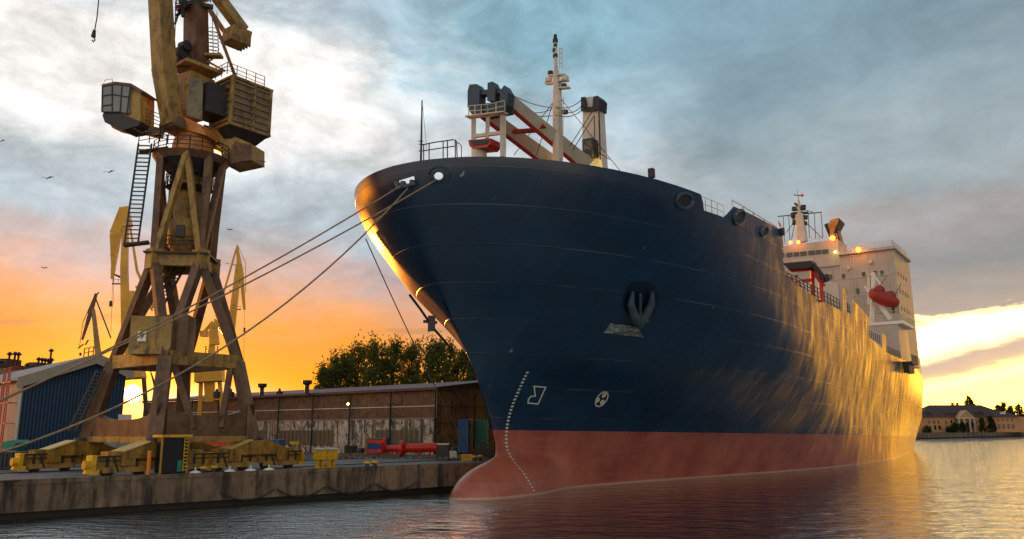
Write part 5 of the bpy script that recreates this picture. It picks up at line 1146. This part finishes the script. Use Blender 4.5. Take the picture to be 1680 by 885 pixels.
mb.box(hc + Z * (hh_ / 2 + .08), HL + .3, HWd + .3, .18, e1, e2); mb.box(hc - Z * (hh_ / 2 + .08), HL + .3, HWd + .3, .18, e1, e2); mb.box(hc - e2 * (HWd / 2 + .04) + e1 * .25, .14, .16, hh_, e1, e2)
mb.build('house_frame', m_ochre, ho)
mb = MB(); mb.prism([hc - e1 * HL / 2 - e2 * HWd / 2 - Z * (hh_ / 2 + .17), hc + e1 * HL / 2 - e2 * HWd / 2 - Z * (hh_ / 2 + .17), hc + e1 * HL * .35 - e2 * HWd * .2 - Z * (hh_ / 2 + .9), hc - e1 * HL * .4 - e2 * HWd * .2 - Z * (hh_ / 2 + .9)], e2 * 1.6); mb.build('house_underframe', m_dark, ho)
mb = MB(); mb.rail([hc - e1 * 2.2 - e2 * 1.2 + Z * (hh_ / 2 + .15), hc + e1 * 1.2 - e2 * 1.2 + Z * (hh_ / 2 + .15)], 1.0, .03, 3, .8); mb.rail([hc - e1 * 2.2 - e2 * 1.2 + Z * (hh_ / 2 + .15), hc - e1 * 2.2 + e2 * 1.2 + Z * (hh_ / 2 + .15)], 1.0, .03, 3, .8); mb.build('roof_railing', m_dark, ho)
mb = MB(); mb.box(hc - e1 * (HL / 2 + .9) + e2 * .3 - Z * .1, 1.6, 2.2, 2.4, e1, e2); mb.build('house_connector', m_dark, crane)
# driver's cab on its arm
cr_ = poly('driver_cab', [(194, 137), (215, 140), (231, 149), (230, 200), (214, 203), (196, 203), (190, 186)], YC - 2.6, 1.5, m_ochre)
poly('cab_base', [(170, 184), (190, 184), (230, 199), (228, 206), (200, 214), (172, 201), (168, 190)], YC - 2.7, 1.5, m_dark, cr_)
poly('cab_roof', [(166, 139), (188, 134), (215, 137), (233, 149), (231, 152), (213, 141), (188, 139), (168, 143)], YC - 2.8, 1.7, m_brown, cr_)
m_cglass = mat('cab_front_glass', (.16, .17, .17), .06, vary=.2, spec=.9)
poly('cab_glazing', [(168, 142), (192, 138), (214, 142), (211, 186), (194, 183), (188, 184), (168, 183)], YC - 2.75, 1.2, m_cglass, cr_)
mb = MB()
for (x0, y0), (x1, y1) in (((168, 142), (167, 184)), ((184, 139), (184, 184)), ((200, 140), (197, 184)), ((214, 142), (208, 186)), ((167, 158), (184, 155)), ((184, 155), (213, 160)), ((168, 142), (192, 138)), ((192, 138), (214, 142)), ((168, 184), (195, 184)), ((195, 184), (209, 187)), ((167, 174), (184, 172))):
    mb.beam(aty(x0, y0, YC - 2.78), aty(x1, y1, YC - 2.78), .07, .07)
mb.build('window_frame', m_dark, cr_)
mb = MB(); mb.path([aty(170, 138, YC - 2.5), aty(172, 132, YC - 2.5), aty(184, 130, YC - 2.5), aty(185, 136, YC - 2.5)], .03, 5); mb.build('roof_handrail', m_dark, cr_)
poly('cab_underside', [(180, 203), (205, 206), (222, 211), (200, 214), (184, 210)], YC - 2.5, 1.0, m_orange, cr_)
mb = MB(); mb.beam(aty(200, 206, YC - 1.9), aty(268, 220, YC - 1.0), .9, .55); mb.rail([aty(229, 199, YC - 2.2), aty(262, 212, YC - 1.6)], 1.15, .035, 4, .6); mb.build('cab_arm', m_brown, crane)

# ================================================================ smaller cranes further off
def far_crane(name, label, Y0, parts, m_, group):
    xs = [p for pt_ in parts for p in (pt_[0], pt_[1])]; bx = sum(x for x, y in xs) / len(xs)
    base = gpt(parts[0][0][0], Y0); o = empty(name, base, label, 'crane', group)
    return o
def fc_part(o, name, segs, Y0, m_):
    mb = MB()
    for seg in segs:
        (x0, y0), (x1, y1), w1, w2 = seg[:4]; k = Y0 / 1300
        mb.beam(aty(x0, y0, Y0), aty(x1, y1, Y0 + (seg[4] if len(seg) > 4 else 0)), w1 * k, w1 * k * .8, w2 * k, w2 * k * .8, side=V((1, .2, 0)))
    return mb.build(name, m_, o)
Y2 = 92
k2 = far_crane('portal_crane', 'yellow crane with drooping beak jib, seen left behind the big crane tower', Y2, [((222, 725), (222, 640))], m_gold, 'yellow cranes further along the quay')
fc_part(k2, 'beak', [((204, 342), (190, 385), 13, 17), ((190, 385), (186, 440), 16, 6), ((206, 340), (210, 372), 10, 14), ((186, 440), (184, 458), 7, 4)], Y2, m_gold)
fc_part(k2, 'jib', [((207, 345), (204, 440), 8, 11), ((204, 440), (207, 560), 11, 13)], Y2, m_gold)
fc_part(k2, 'stay', [((210, 350), (225, 445), 3, 4), ((225, 445), (252, 505), 4, 5), ((224, 470), (250, 510), 5, 3)], Y2, m_gold)
fc_part(k2, 'machine_house', [((222, 515), (222, 556), 20, 22), ((216, 478), (217, 516), 8, 12), ((229, 500), (236, 520), 4, 4)], Y2, m_gold)
fc_part(k2, 'tower', [((214, 556), (214, 608), 13, 17), ((213, 608), (213, 622), 40, 44)], Y2, m_gold)
for x0, x1 in ((196, 190), (236, 244)): fc_part(k2, 'leg', [((x0, 622), (x1, 728), 6, 7)], Y2, m_brown)
fc_part(k2, 'hoist_rope', [((185, 455), (182, 545), .5, .5), ((187, 455), (186, 498), .5, .5)], Y2, m_dark); fc_part(k2, 'hook_block', [((182, 494), (182, 503), 4, 5), ((186, 450), (200, 456), 2, 3)], Y2, m_dark)
fc_part(k2, 'platform', [((184, 466), (206, 466), 2.5, 2.5), ((186, 464), (186, 458), .7, .7), ((194, 464), (194, 458), .7, .7), ((186, 459), (204, 459), .6, .6)], Y2, m_dark)
Y3 = 112
k3 = far_crane('portal_crane', 'yellow crane with upright lattice jib, seen right behind the big crane legs', Y3, [((345, 735), (345, 640))], m_gold, 'yellow cranes further along the quay')
fc_part(k3, 'jib', [((389, 403), (391, 435), 3, 5), ((392, 434), (377, 560), 9, 12)], Y3, m_gold)
fc_part(k3, 'beak', [((389, 403), (397, 450), 3, 6), ((396, 450), (401, 508), 7, 4)], Y3, m_gold)
fc_part(k3, 'stay', [((388, 408), (365, 488), 3, 3), ((365, 488), (355, 520), 3, 3), ((391, 405), (403, 432), 1, 1), ((403, 432), (403, 480), 1, 1), ((395, 440), (403, 440), .8, .8), ((395, 455), (403, 455), .8, .8)], Y3, m_gold)
fc_part(k3, 'hoist_rope', [((401, 505), (400, 592), .5, .5)], Y3, m_dark); fc_part(k3, 'hook_block', [((401, 538), (401, 545), 3, 3)], Y3, m_dark)
fc_part(k3, 'platform', [((378, 508), (395, 508), 2, 2), ((378, 503), (395, 503), .6, .6), ((394, 508), (394, 503), .6, .6), ((380, 434), (394, 437), 1, 1), ((376, 476), (384, 478), 1, 1)], Y3, m_dark)
fc_part(k3, 'machine_house', [((350, 530), (352, 566), 11, 15), ((330, 548), (341, 548), 12, 12), ((352, 525), (368, 545), 5, 8), ((335, 545), (350, 528), 5, 5)], Y3, m_gold)
fc_part(k3, 'tower', [((348, 566), (346, 600), 9, 11), ((338, 568), (336, 600), 2, 2), ((357, 568), (357, 600), 2, 2), ((336, 570), (358, 597), 1.5, 1.5), ((344, 600), (344, 627), 42, 42), ((344, 627), (344, 660), 16, 14)], Y3, m_gold)
for x0, x1 in ((330, 325), (360, 372)): fc_part(k3, 'leg', [((x0, 625), (x1, 735), 6, 7)], Y3, m_gold)
Y4 = 165
k4 = far_crane('harbour_crane', 'small dark crane silhouette above the blue shed roof', Y4, [((162, 705), (162, 640))], m_brown, None)
fc_part(k4, 'jib', [((158, 482), (148, 515), 4, 7), ((148, 515), (135, 558), 6, 3), ((158, 484), (162, 480), 2, 2)], Y4, m_brown)
fc_part(k4, 'mast', [((153, 508), (166, 625), 5, 10), ((166, 625), (168, 700), 12, 14)], Y4, m_ochre); fc_part(k4, 'stay', [((157, 490), (182, 555), 2, 2), ((152, 492), (136, 530), 1, 1), ((136, 530), (130, 572), .8, .8), ((137, 565), (128, 572), 2, 2), ((140, 566), (145, 558), 2, 2)], Y4, m_dark)
fc_part(k4, 'hook', [((132, 579), (132, 584), 3, 3)], Y4, m_dark)
k5 = far_crane('harbour_crane', 'tiny slanting crane jib seen between the big crane legs', 200, [((250, 700), (250, 660))], m_brown, None)
fc_part(k5, 'jib', [((245, 603), (254, 632), 1, 4), ((254, 632), (256, 680), 4, 4)], 200, m_dark)

# ================================================================ things on the quay
def Q(px, py, z=QZ): return atz(px, py, z)
mats_b = [m_yel2, m_white2]
def bollard(px, py, label, two=False, s=.72, top=m_yel2):
    p = Q(px, py); o = empty('bollard', p, label, 'bollard', 'mooring bollards along the quay edge')
    mb = MB(); mb.rev(p, [(.30 * s, 0), (.22 * s, .1 * s), (.20 * s, .38 * s)], 14); mb.build('post', m_dark, o)
    mb = MB(); mb.rev(p, [(.20 * s, .38 * s), (.40 * s, .46 * s), (.42 * s, .56 * s), (.25 * s, .66 * s), (.03, .68 * s)], 14); mb.build('cap', top, o); return o
bollard(602, 768, 'yellow capped bollard left of the red steel shaft, left of its pair'); bollard(615, 767, 'yellow capped bollard left of the red steel shaft, right of its pair')
bollard(779, 757, 'yellow capped bollard by the ship stem, left of its pair'); bollard(788, 756, 'yellow capped bollard nearest the ship stem, right of its pair')
bollard(333, 777.5, 'yellow capped bollard on the quay edge just right of the dark cage', s=.72); bollard(350, 776.5, 'yellow capped bollard on the quay edge, second right of the dark cage', s=.72)
for k, px in enumerate((320, 377, 411, 441)):
    p = Q(px, 778 - (px - 320) * .04); o = empty('rail_cleat', p, ('small white cleat on the quay edge beside the first yellow bollard', 'small white cleat on the quay edge, first right of the yellow bollards', 'small white cleat on the quay edge, second right of the yellow bollards', 'small white cleat on the quay edge below the right crane bogie')[k], 'cleat', 'white cleats along the quay edge')
    mb = MB(); mb.rev(p, [(.42, 0), (.36, .14), (.12, .22)], 12); mb.build('base', m_white2, o); mb = MB(); mb.rev(p, [(.05, .2), (.05, .42), (.01, .45)], 8); mb.build('pin', m_white, o)
for k, (px, py) in enumerate(((524, 768), (543, 767.5))):
    p = Q(px, py); o = empty('service_pedestal', p, ('yellow service pedestal at the right end of the crane rail, left of its pair', 'yellow service pedestal at the right end of the crane rail, right of its pair')[k], 'pedestal', 'yellow pedestals by the crane rail')
    mb = MB(); mb.box(p + Z * .95, .75, .6, .7, e1, e2); mb.build('cabinet', m_yel2, o)
    mb = MB(); mb.prism([p + Z * 1.3 - e1 * .45 - e2 * .4, p + Z * 1.3 + e1 * .45 - e2 * .4, p + Z * 1.42 + e1 * .45 + e2 * .4, p + Z * 1.42 - e1 * .45 + e2 * .4], Z * .06); mb.build('lid', mat('lid_grey', (.4, .38, .3), .5), o)
    for sg in (-1, 1): mb = MB(); mb.box(p + Z * .3 + e1 * sg * .2, .16, .3, .6, e1, e2); mb.box(p + Z * .05 + e1 * sg * .2, .26, .4, .1, e1, e2); mb.build('foot', m_yel2, o)
# red shaft with discs on trestles
sh = empty('steel_shaft', aty(660, 745, 84), 'bright red painted steel shaft with round flanges lying on the quay', 'machine part')
YR = 82
mb = MB(); mb.cyl(aty(667, 735.5, YR), aty(716, 734, YR), .44, .46, 18); mb.build('shaft', m_redb, sh)
mb = MB(); mb.cyl(aty(633, 736, YR), aty(662, 736, YR), .30, .34, 14); mb.build('shaft', m_redb, sh)
mb = MB(); mb.cyl(aty(657, 736, YR), aty(661, 736, YR), .85, .85, 20); mb.cyl(aty(661, 736, YR), aty(667, 735.5, YR), .72, .44, 18); mb.build('flange', m_redb, sh)
mb = MB(); mb.cyl(aty(628, 736, YR), aty(633, 736, YR), .8, .6, 18); mb.beam(aty(602, 741, YR), aty(630, 740, YR), .35, .35); mb.beam(aty(604, 724, YR), aty(631, 726, YR), .3, .3); mb.cyl(aty(627, 724, YR), aty(631, 726, YR), .45, n=12); mb.build('fork_end', m_redb, sh)
mb = MB()
for x in (638, 644, 651, 685, 705): mb.beam(aty(x, 738, YR), V((*aty(x + 1, 738, YR).xy, QZ)), .22, .22)
mb.build('trestle', m_red, sh)
# container-like things
def boxy(name, label, cat, px0, px1, pyt, pyb, Y0, dep, m_, extra=None, rib=8):
    a = aty(px0, pyt, Y0); b_ = aty(px1, pyt, Y0); zb2 = max(QZ, aty(px0, pyb, Y0).z) ; o = empty(name, V(((a.x + b_.x) / 2, Y0, QZ)), label, cat)
    d = (V((b_.x, b_.y, 0)) - V((a.x, a.y, 0))).normalized(); n_ = V((-d.y, d.x, 0)); h = a.z - zb2; w_ = (b_ - a).length; c0 = (a + b_) / 2 + n_ * dep / 2; c0.z = zb2 + h / 2
    mb = MB(); mb.box(c0, w_, dep, h, d, n_); bo = mb.build('body', m_, o, .03)
    mb = MB()
    for k in range(rib): mb.box(c0 - n_ * (dep / 2 + .03) + d * (-w_ / 2 + w_ * (k + .5) / rib), w_ / rib * .4, .07, h * .86, d, n_)
    if rib: mb.build('panel_ribs', m_, bo)
    mb = MB(); mb.box(c0 + Z * (h / 2 - .06) - n_ * (dep / 2 + .04), w_ + .05, .1, .14, d, n_); mb.box(c0 - Z * (h / 2 - .06) - n_ * (dep / 2 + .04), w_ + .05, .1, .14, d, n_)
    for sg in (-1, 1): mb.box(c0 + d * sg * (w_ / 2 - .03) - n_ * (dep / 2 + .05), .12, .1, h, d, n_)
    mb.build('frame', extra or m_, bo); return o
boxy('steel_container', 'blue steel container with yellow top edge behind the red shaft', 'container', 602, 633, 719, 748, 86, 2.2, m_blue, m_yel)
boxy('steel_container', 'tall narrow blue container by the warehouse end wall', 'container', 752, 768, 688, 742, 82, 2.4, m_blue, rib=4)
boxy('steel_container', 'tall green container beside the narrow blue one', 'container', 776, 800, 689, 738, 84, 2.4, m_teal, rib=5)
boxy('storage_rack', 'dark yellowish rack standing between blue and green containers', 'rack', 768.5, 775.5, 688, 740, 83, 1.6, m_ochre, rib=2)
boxy('waste_skip', 'bright orange red skip between the crane bogies', 'skip', 322, 378, 725, 739, 84, 2.2, mat('orange_red_paint', (.72, .09, .015), .45, vary=.15), rib=7)
boxy('steel_container', 'small blue container behind the right crane bogie', 'container', 434, 458, 722, 748, 84, 2.4, m_blue, rib=5)
boxy('tool_box', 'small bright yellow box near the ship stem', 'box', 757, 774, 746, 757, 73, 1.0, m_yel2, rib=3)
boxy('steel_container', 'dark blue container beside the shed wall, at the left edge', 'container', -20, 22, 742, 770, 60, 3, m_navy, rib=6)
gd = empty('mobile_stand', aty(726, 758, 73), 'black framed stand with pale top at the end of the red shaft', 'stand')
g0_, g1_ = aty(717, 730, 73), aty(735, 729, 73); 
mb = MB(); mb.box((g0_ + g1_) / 2 + V((0, .6, -.62)), (g1_ - g0_).length * .9, 1.1, .95); mb.build('body', m_black, gd)
mb = MB(); mb.box((g0_ + g1_) / 2 + V((0, .6, .02)), (g1_ - g0_).length * 1.1, 1.3, .12); mb.build('top', m_white, gd)
for dx, dy in ((-.5, 0), (.5, 0), (-.5, 1.1), (.5, 1.1)): p = (g0_ + g1_) / 2 + V((dx, dy, 0)); mb = MB(); mb.beam(p, V((p.x, p.y, QZ)), .1, .1); mb.build('leg', m_dark, gd)
# black lattice gangway piece lying by the ship
lg = empty('gangway', aty(800, 750, 79), 'dark steel lattice gangway lying near the ship stem', 'gangway')
mb = MB(); a, b_ = aty(782, 724, 79), aty(812, 735, 79); c_, d_ = aty(780, 742, 79), aty(812, 748, 79)
mb.beam(a, b_, .25); mb.beam(c_, d_, .3); 
for k in range(5): mb.beam(a.lerp(b_, k / 4), c_.lerp(d_, k / 4), .14); 
for k in range(4): mb.beam(a.lerp(b_, k / 4), c_.lerp(d_, (k + 1) / 4), .12)
mb.build('truss', m_dark, lg); mb = MB(); mb.beam(aty(790, 745, 78.5), aty(812, 753, 78.5), .6, .25); mb.build('walkway', m_dark, lg)
# tripod frame with yellow top, far end of the crane rail
tp = empty('lifting_frame', aty(484, 745, 80), 'yellow topped steel lifting frame behind the right crane bogie', 'frame')
mb = MB(); apx = aty(484, 727, 78); mb.beam(apx - V((.45, 0, 0)), apx + V((.45, 0, 0)), .4, .3); mb.build('head', m_yel2, tp)
for x in (467, 476, 492, 499): mb = MB(); q = aty(x, 745, 78); mb.beam(apx + V((.35 if x > 484 else -.35, 0, 0)), V((q.x, q.y + (.8 if x in (476, 492) else 0), QZ)), .12); mb.build('leg', m_brown, tp)
# low clutter along the warehouse foot
R = random.Random(3)
m_wood = mat('weathered_wood', (.20, .15, .10), .9, vary=.3)
for px, Y0, kind, lb_ in ((590, 82, 0, 'low stack of timber baulks left of the blue container'), (640, 79, 0, 'low stack of timber baulks in front of the red shaft'), (742, 80, 1, 'small pale crate between the black stand and yellow box'),
                          (553, 84, 1, 'small pale crate right of the yellow pedestals'), (593, 84, 2, 'dark drum just left of the blue container'), (746, 85, 2, 'dark drum against the warehouse end wall by the blue container'), (560, 82, 0, 'low stack of timber baulks right of the yellow pedestals')):
    p = gpt(px, Y0); cl_ = MB()
    if kind == 0:
        for j in range(3): cl_.beam(p + V((-.9, j * .2, .12 + .14 * j)), p + V((.9 + R.uniform(-.3, .3), j * .2, .12 + .14 * j)), .22, .12)
        nm, ct, mm = 'timber_stack', 'timber', m_wood
    elif kind == 1: cl_.box(p + Z * .3, 1.0, .7, .6); cl_.box(p + Z * .64, .8, .5, .1); nm, ct, mm = 'crate', 'crate', m_white
    else: cl_.rev(p, [(.35, 0), (.38, .1), (.35, .5), (.37, .6), (.35, .9), (.30, .92)], 12); nm, ct, mm = 'steel_drum', 'drum', m_dark
    tag(cl_.build(nm, mm), lb_, ct)
rbm = MB()
for k in range(500):
    px = R.uniform(500, 800); p = gpt(px, R.uniform(79, 88)); s_ = R.uniform(.05, .22); d = V((R.uniform(-1, 1), R.uniform(-1, 1), 0)).normalized(); rbm.box(p + Z * s_ * .3, s_ * 1.6, s_, s_ * .7, d, V((-d.y, d.x, 0)))
tag(rbm.build('rubble', mat('rubble_grey', (.26, .23, .19), .9, vary=.4, scale=2)), kind='stuff')
fr = MB(); fra = aty(575, 733, 86)
for x in (567, 576, 585): fr.beam(aty(x, 733, 86), V((*aty(x, 733, 86).xy, QZ)), .2)
fr.beam(aty(566, 733, 86), aty(586, 733, 86), .2); fr.beam(aty(566, 740, 86), aty(586, 740, 86), .15); fr.box(aty(575, 738, 87), .9, .8, .8)
tag(fr.build('pipe_trestle', m_dark), 'dark steel frame standing left of the blue container by the warehouse', 'frame')
tp_ = MB(); q = aty(40, 724, 58)
tp_.prism([aty(3, 726, 56), aty(22, 722, 56), aty(28, 727, 56), aty(12, 740, 56), aty(3, 736, 56)], V((.3, 1.2, 0))); tag(tp_.build('tarpaulin', m_teal), 'green tarpaulin bundle beside the blue shed at left', 'tarpaulin')

# swagged fender chains on the quay face
for k in range(4):
    u0 = 12.5 + k * 3.9; a = qa + qd * u0 - qn * .12; b_ = qa + qd * (u0 + 3.7) - qn * .12
    a = V((a.x, a.y, .95)); b_ = V((b_.x, b_.y, .95)); 
    mb = MB(); mb.path(sag(a, b_, .6, 12), .05, 6); tag(mb.build('fender_chain', m_dark), ['first', 'second', 'third', 'fourth', 'fifth', 'sixth', 'seventh'][k] + ' dark chain swag from the left, low on the concrete quay face', 'chain', 'chains swagged along the quay face')

# mooring lines
def line(name, pts_, r, label, d=0.5):
    mb = MB(); out = []
    for (a, b_, dd) in pts_: out += sag(a, b_, dd, 24)
    mb.path(out, r, 6); tag(mb.build(name, m_rope), label, 'rope', 'mooring lines of the ship')
fr0, n0 = hit(662, 304); fr1, n1_ = hit(672, 309); fr2, n2_ = hit(716, 296)
leftA = aty(0, 737, 44); leftB = aty(0, 744, 42); leftC = aty(0, 784, 36)
def ext(a, b_, k=.35): return b_ + (b_ - a) * k
def lineto(a, b_, mid_px, mid_py, label, r=.055, sg=.9):
    # sag chosen so that the rope hangs a little below the straight chord
    e_ = ext(a, b_); e_.z = max(e_.z, QZ + .3); line('mooring_line', [(a, e_, sg)], r, label)
lineto(fr0 + n0 * .2, leftA, 400, 485, 'uppermost mooring line from the rectangular fairlead to the left edge')
lineto(fr2 + n2_ * .2, leftB, 400, 494, 'mooring line from the round bow chock, just below the uppermost line')
lineto(fr1 + n0 * .2, leftC, 400, 560, 'lowest of the three long mooring lines, crossing in front of the crane legs', sg=4.2)
q1, nq1 = PT(603, 394, -9.0), None
bo1 = Q(772, 756) + Z * .5
line('mooring_line', [(PT(600, 392, -7.0), gpt(768, 79) + Z * .9, .5)], .05, 'dark mooring line dropping from the starboard bow to the quay behind the stem')
line('mooring_line', [(aty(728, 640, 84), aty(716, 748, 80), .0)], .04, 'thin dark rope hanging in front of the warehouse corner') if False else None
# hook block and cable hanging in at the top left
hk = empty('crane_hook', aty(153, 66, 50), 'hoist cable with small hook hanging in at the top left', 'hook')
mb = MB(); mb.path([aty(163, -60, 50), aty(162, 0, 50), aty(159, 30, 50), aty(155, 52, 50)], .04, 5); mb.build('cable', m_dark, hk)
mb = MB(); mb.cyl(aty(155, 50, 50), aty(153, 61, 50), .1, .16, 8); mb.path([aty(153, 61, 50), aty(156, 66, 50), aty(153, 69, 50), aty(151, 66, 50)], .05, 5); mb.build('hook', m_black, hk)
# gulls
BL = [('gull gliding right of the big crane turntable', 427, 265, 1.1), ('gull left of the crane stair, nearer the crane', 179, 283, 1.0), ('gull low at far left below the other two', 78, 293, 1.1), ('tiny gull at the left picture edge', 2, 232, .8), ('gull low on the left beside the beak crane', 71, 440, .8), ('gull right of the crane tower at mid height', 375, 377, .8), ('gull between the crane tower and the stair', 271, 431, .8), ('small gull above the yellow beak crane', 182, 419, .5), ('small gull left of the jib of the right yellow crane', 372, 433, .5)]
for lb_, px, py, s_ in BL:
    p = aty(px, py, 60); mb = MB(); s_ *= .42
    rb_ = random.Random(int(px)); tilt = rb_.uniform(-.35, .35); f = V((math.cos(tilt), .3, math.sin(tilt)))
    f.normalize(); wv = V((0, 1, .25)).normalized(); u_ = f.cross(wv).normalized()
    if u_.z < 0: u_ = -u_
    mb.rev(p - f * .28 * s_, [(.01, 0), (.07 * s_, .1 * s_), (.09 * s_, .3 * s_), (.05 * s_, .5 * s_), (.01, .62 * s_)], 8, axis=f)
    for sg in (-1, 1):
        a = p + wv * .0; L1 = f * (.45 * sg * s_) + u_ * (.28 * s_); L2 = f * (1.0 * sg * s_) + u_ * (.12 * s_) ; th = u_ * .03 * s_
        mb.prism([a - wv * .13 * s_, a + L1 - wv * .10 * s_, a + L2, a + L1 + wv * .12 * s_, a + wv * .14 * s_], th)
    tag(mb.build('seagull', mat('gull_grey', (.14, .14, .15), .7) if px == 427 else gm), lb_, 'bird', 'gulls in the sky')
    gm = bpy.data.materials['gull_grey']
scene.render.engine = 'CYCLES'
